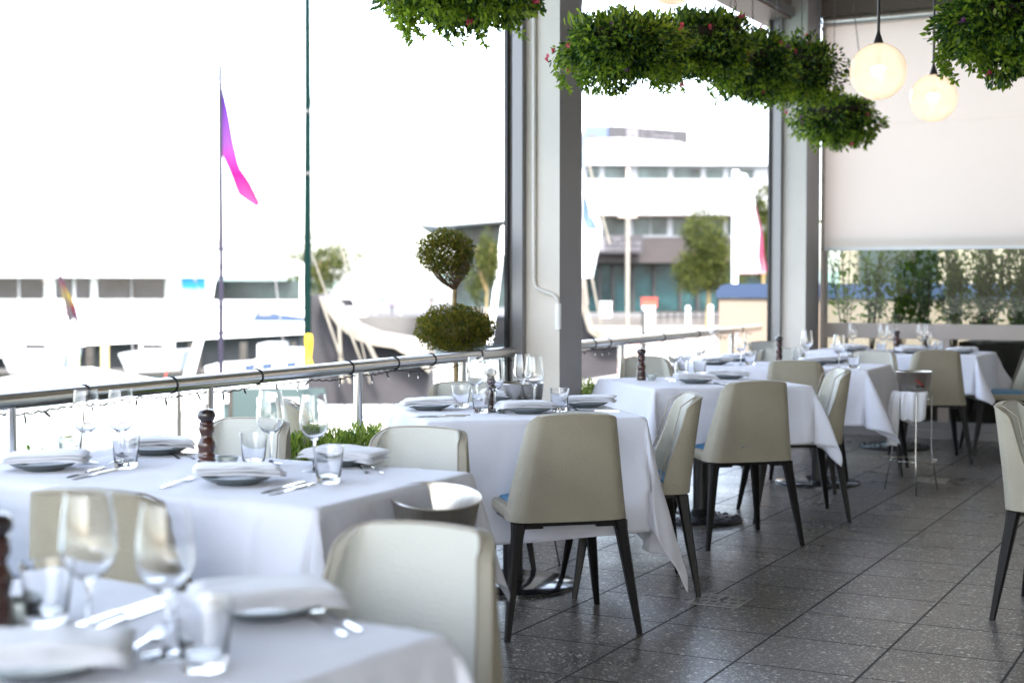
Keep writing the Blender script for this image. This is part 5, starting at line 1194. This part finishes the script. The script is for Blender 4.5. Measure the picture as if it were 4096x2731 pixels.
# white umbrellas far off
for i, (x, y, w_, lb) in enumerate(((920, 655, 90, 'large white parasol far off left of the topiary'), (990, 668, 80, 'white parasol far off behind the topiary stem'), (862, 672, 60, 'small white parasol far off right of the van'))):
    t = TT('parasol', lb, 'parasol', x, 122 + i, -1.1); s = 122 * S4 / FPX; q = Wp(x, 122 + i); z = zo(y, 122)
    m = MB(); m.lathe([(.0, 14 * s), (w_ * s * .2, 8 * s), (w_ * s / 2, -8 * s), (w_ * s / 2, -11 * s), (w_ * s * .2, 4 * s), (.0, 9 * s)], 8, (q.x, q.y, z)); t.part('canopy', m, M['hull'])
    m = MB(); m.tube([(q.x, q.y, -1.1), (q.x, q.y, z + 8 * s)], .05, 8); t.part('pole', m, M['hull'])
# ---- van
t = TT('van', 'white van parked on the far quay behind the covered yacht', 'van', 775, 116, -1.1)
m = MB(); ppoly(m, [(722, 742), (722, 704), (730, 682), (738, 679), (808, 679), (822, 700), (838, 706), (841, 742)], 116, 2.2); t.part('body', m, M['hull'])
for a in ([(728, 703), (734, 686), (768, 686), (768, 703)], [(774, 703), (774, 686), (806, 686), (816, 703)]): m = MB(); ppoly(m, a, 115.9, .08); t.part('window', m, M['boatglass'])
for x in (744, 818):
    q = P(x, 742, 115.95); m = MB(); m.tube([q - FH * .05, q + FH * .25], .36, 16); wl = t.part('wheel', m, M['frame_dark'])
# ---- people
def person(p, h, face, cols, lb, stride=.18):
    hs = h / 1.72; skin, shirt, trs, hair = cols
    J = [(0, 0, .94), (0, 0, 1.12), (0, .01, 1.32), (0, .01, 1.44), (0, .02, 1.55), (0, .03, 1.64)]
    E_ = [(0, 1), (1, 2), (2, 3), (3, 4), (4, 5)]; Rr = [.135, .12, .145, .055, .085, .075]
    for s_ in (-1, 1):
        o = len(J); k = s_ * stride
        J += [(s_ * .10, 0, .86), (s_ * .10, k * .6, .48), (s_ * .10, k * .8 - .04, .07), (s_ * .10, k * .8 + .11, .035)]; E_ += [(0, o), (o, o + 1), (o + 1, o + 2), (o + 2, o + 3)]; Rr += [.095, .062, .042, .035]
        o = len(J); J += [(s_ * .19, .0, 1.38), (s_ * .24, -k * .5, 1.12), (s_ * .24, -k * .5 + .10, .88), (s_ * .235, -k * .5 + .13, .79)]; E_ += [(2, o), (o, o + 1), (o + 1, o + 2), (o + 2, o + 3)]; Rr += [.055, .042, .034, .028]
    me = bpy.data.meshes.new('person'); me.from_pydata([tuple(c * hs for c in j) for j in J], E_, []); o = bpy.data.objects.new('person', me); col.objects.link(o)
    mo = o.modifiers.new('s', 'SKIN'); [setattr(v, 'radius', (Rr[i] * hs, Rr[i] * hs * .8)) for i, v in enumerate(me.skin_vertices[0].data)]; me.skin_vertices[0].data[0].use_root = True
    o.modifiers.new('b', 'SUBSURF').levels = 1
    dg = bpy.context.evaluated_depsgraph_get(); dg.update(); m2 = bpy.data.meshes.new_from_object(o.evaluated_get(dg)); o.modifiers.clear(); o.data = m2
    for c in cols: m2.materials.append(c)
    for q in m2.polygons:
        z = q.center.z / hs; x = abs(q.center.x) / hs
        q.material_index = 3 if (z > 1.60 or (z > 1.50 and q.center.y < .0)) else 0 if z > 1.42 or (x > .2 and z < 1.1) else 1 if z > .93 else 2 if z > .08 else 3
        q.use_smooth = True
    o.location = p; o.rotation_euler = (0, 0, face); tag(o, lb, 'person')
C_ = {k: mat('clothes_' + k, c, .8) for k, c in dict(white=(.7, .7, .7), dark=(.03, .03, .04), blue=(.10, .14, .35), grey=(.2, .2, .22), purple=(.25, .2, .4), hair=(.05, .025, .015), pinkish=(.65, .4, .38)).items()}
for x, d, h, f_, cs, lb in ((878, 120, 1.75, .4, ('blue', 'grey'), 'person in a blue top on the far quay, left of the other walkers'), (900, 119, 1.7, 1.2, ('purple', 'dark'), 'person in pale top and dark trousers on the far quay'), (991, 121, 1.78, 2.2, ('dark', 'grey'), 'person in a dark jacket behind the topiary stem')):
    person(Wp(x, d, -1.1), h, f_, (M['skin'], C_[cs[0]], C_[cs[1]], C_['hair']), lb)
person(Wp(1433, 43, -1.8), 1.66, 2.6, (M['skin'], C_['white'], C_['pinkish'], C_['white']), 'person in white with a white hat walking below the handrail, right of the pillar')
person(Wp(1456, 45, -1.8), 1.72, 2.9, (M['skin'], C_['pinkish'], C_['dark'], C_['hair']), 'brown haired person walking beside the one in the white hat')
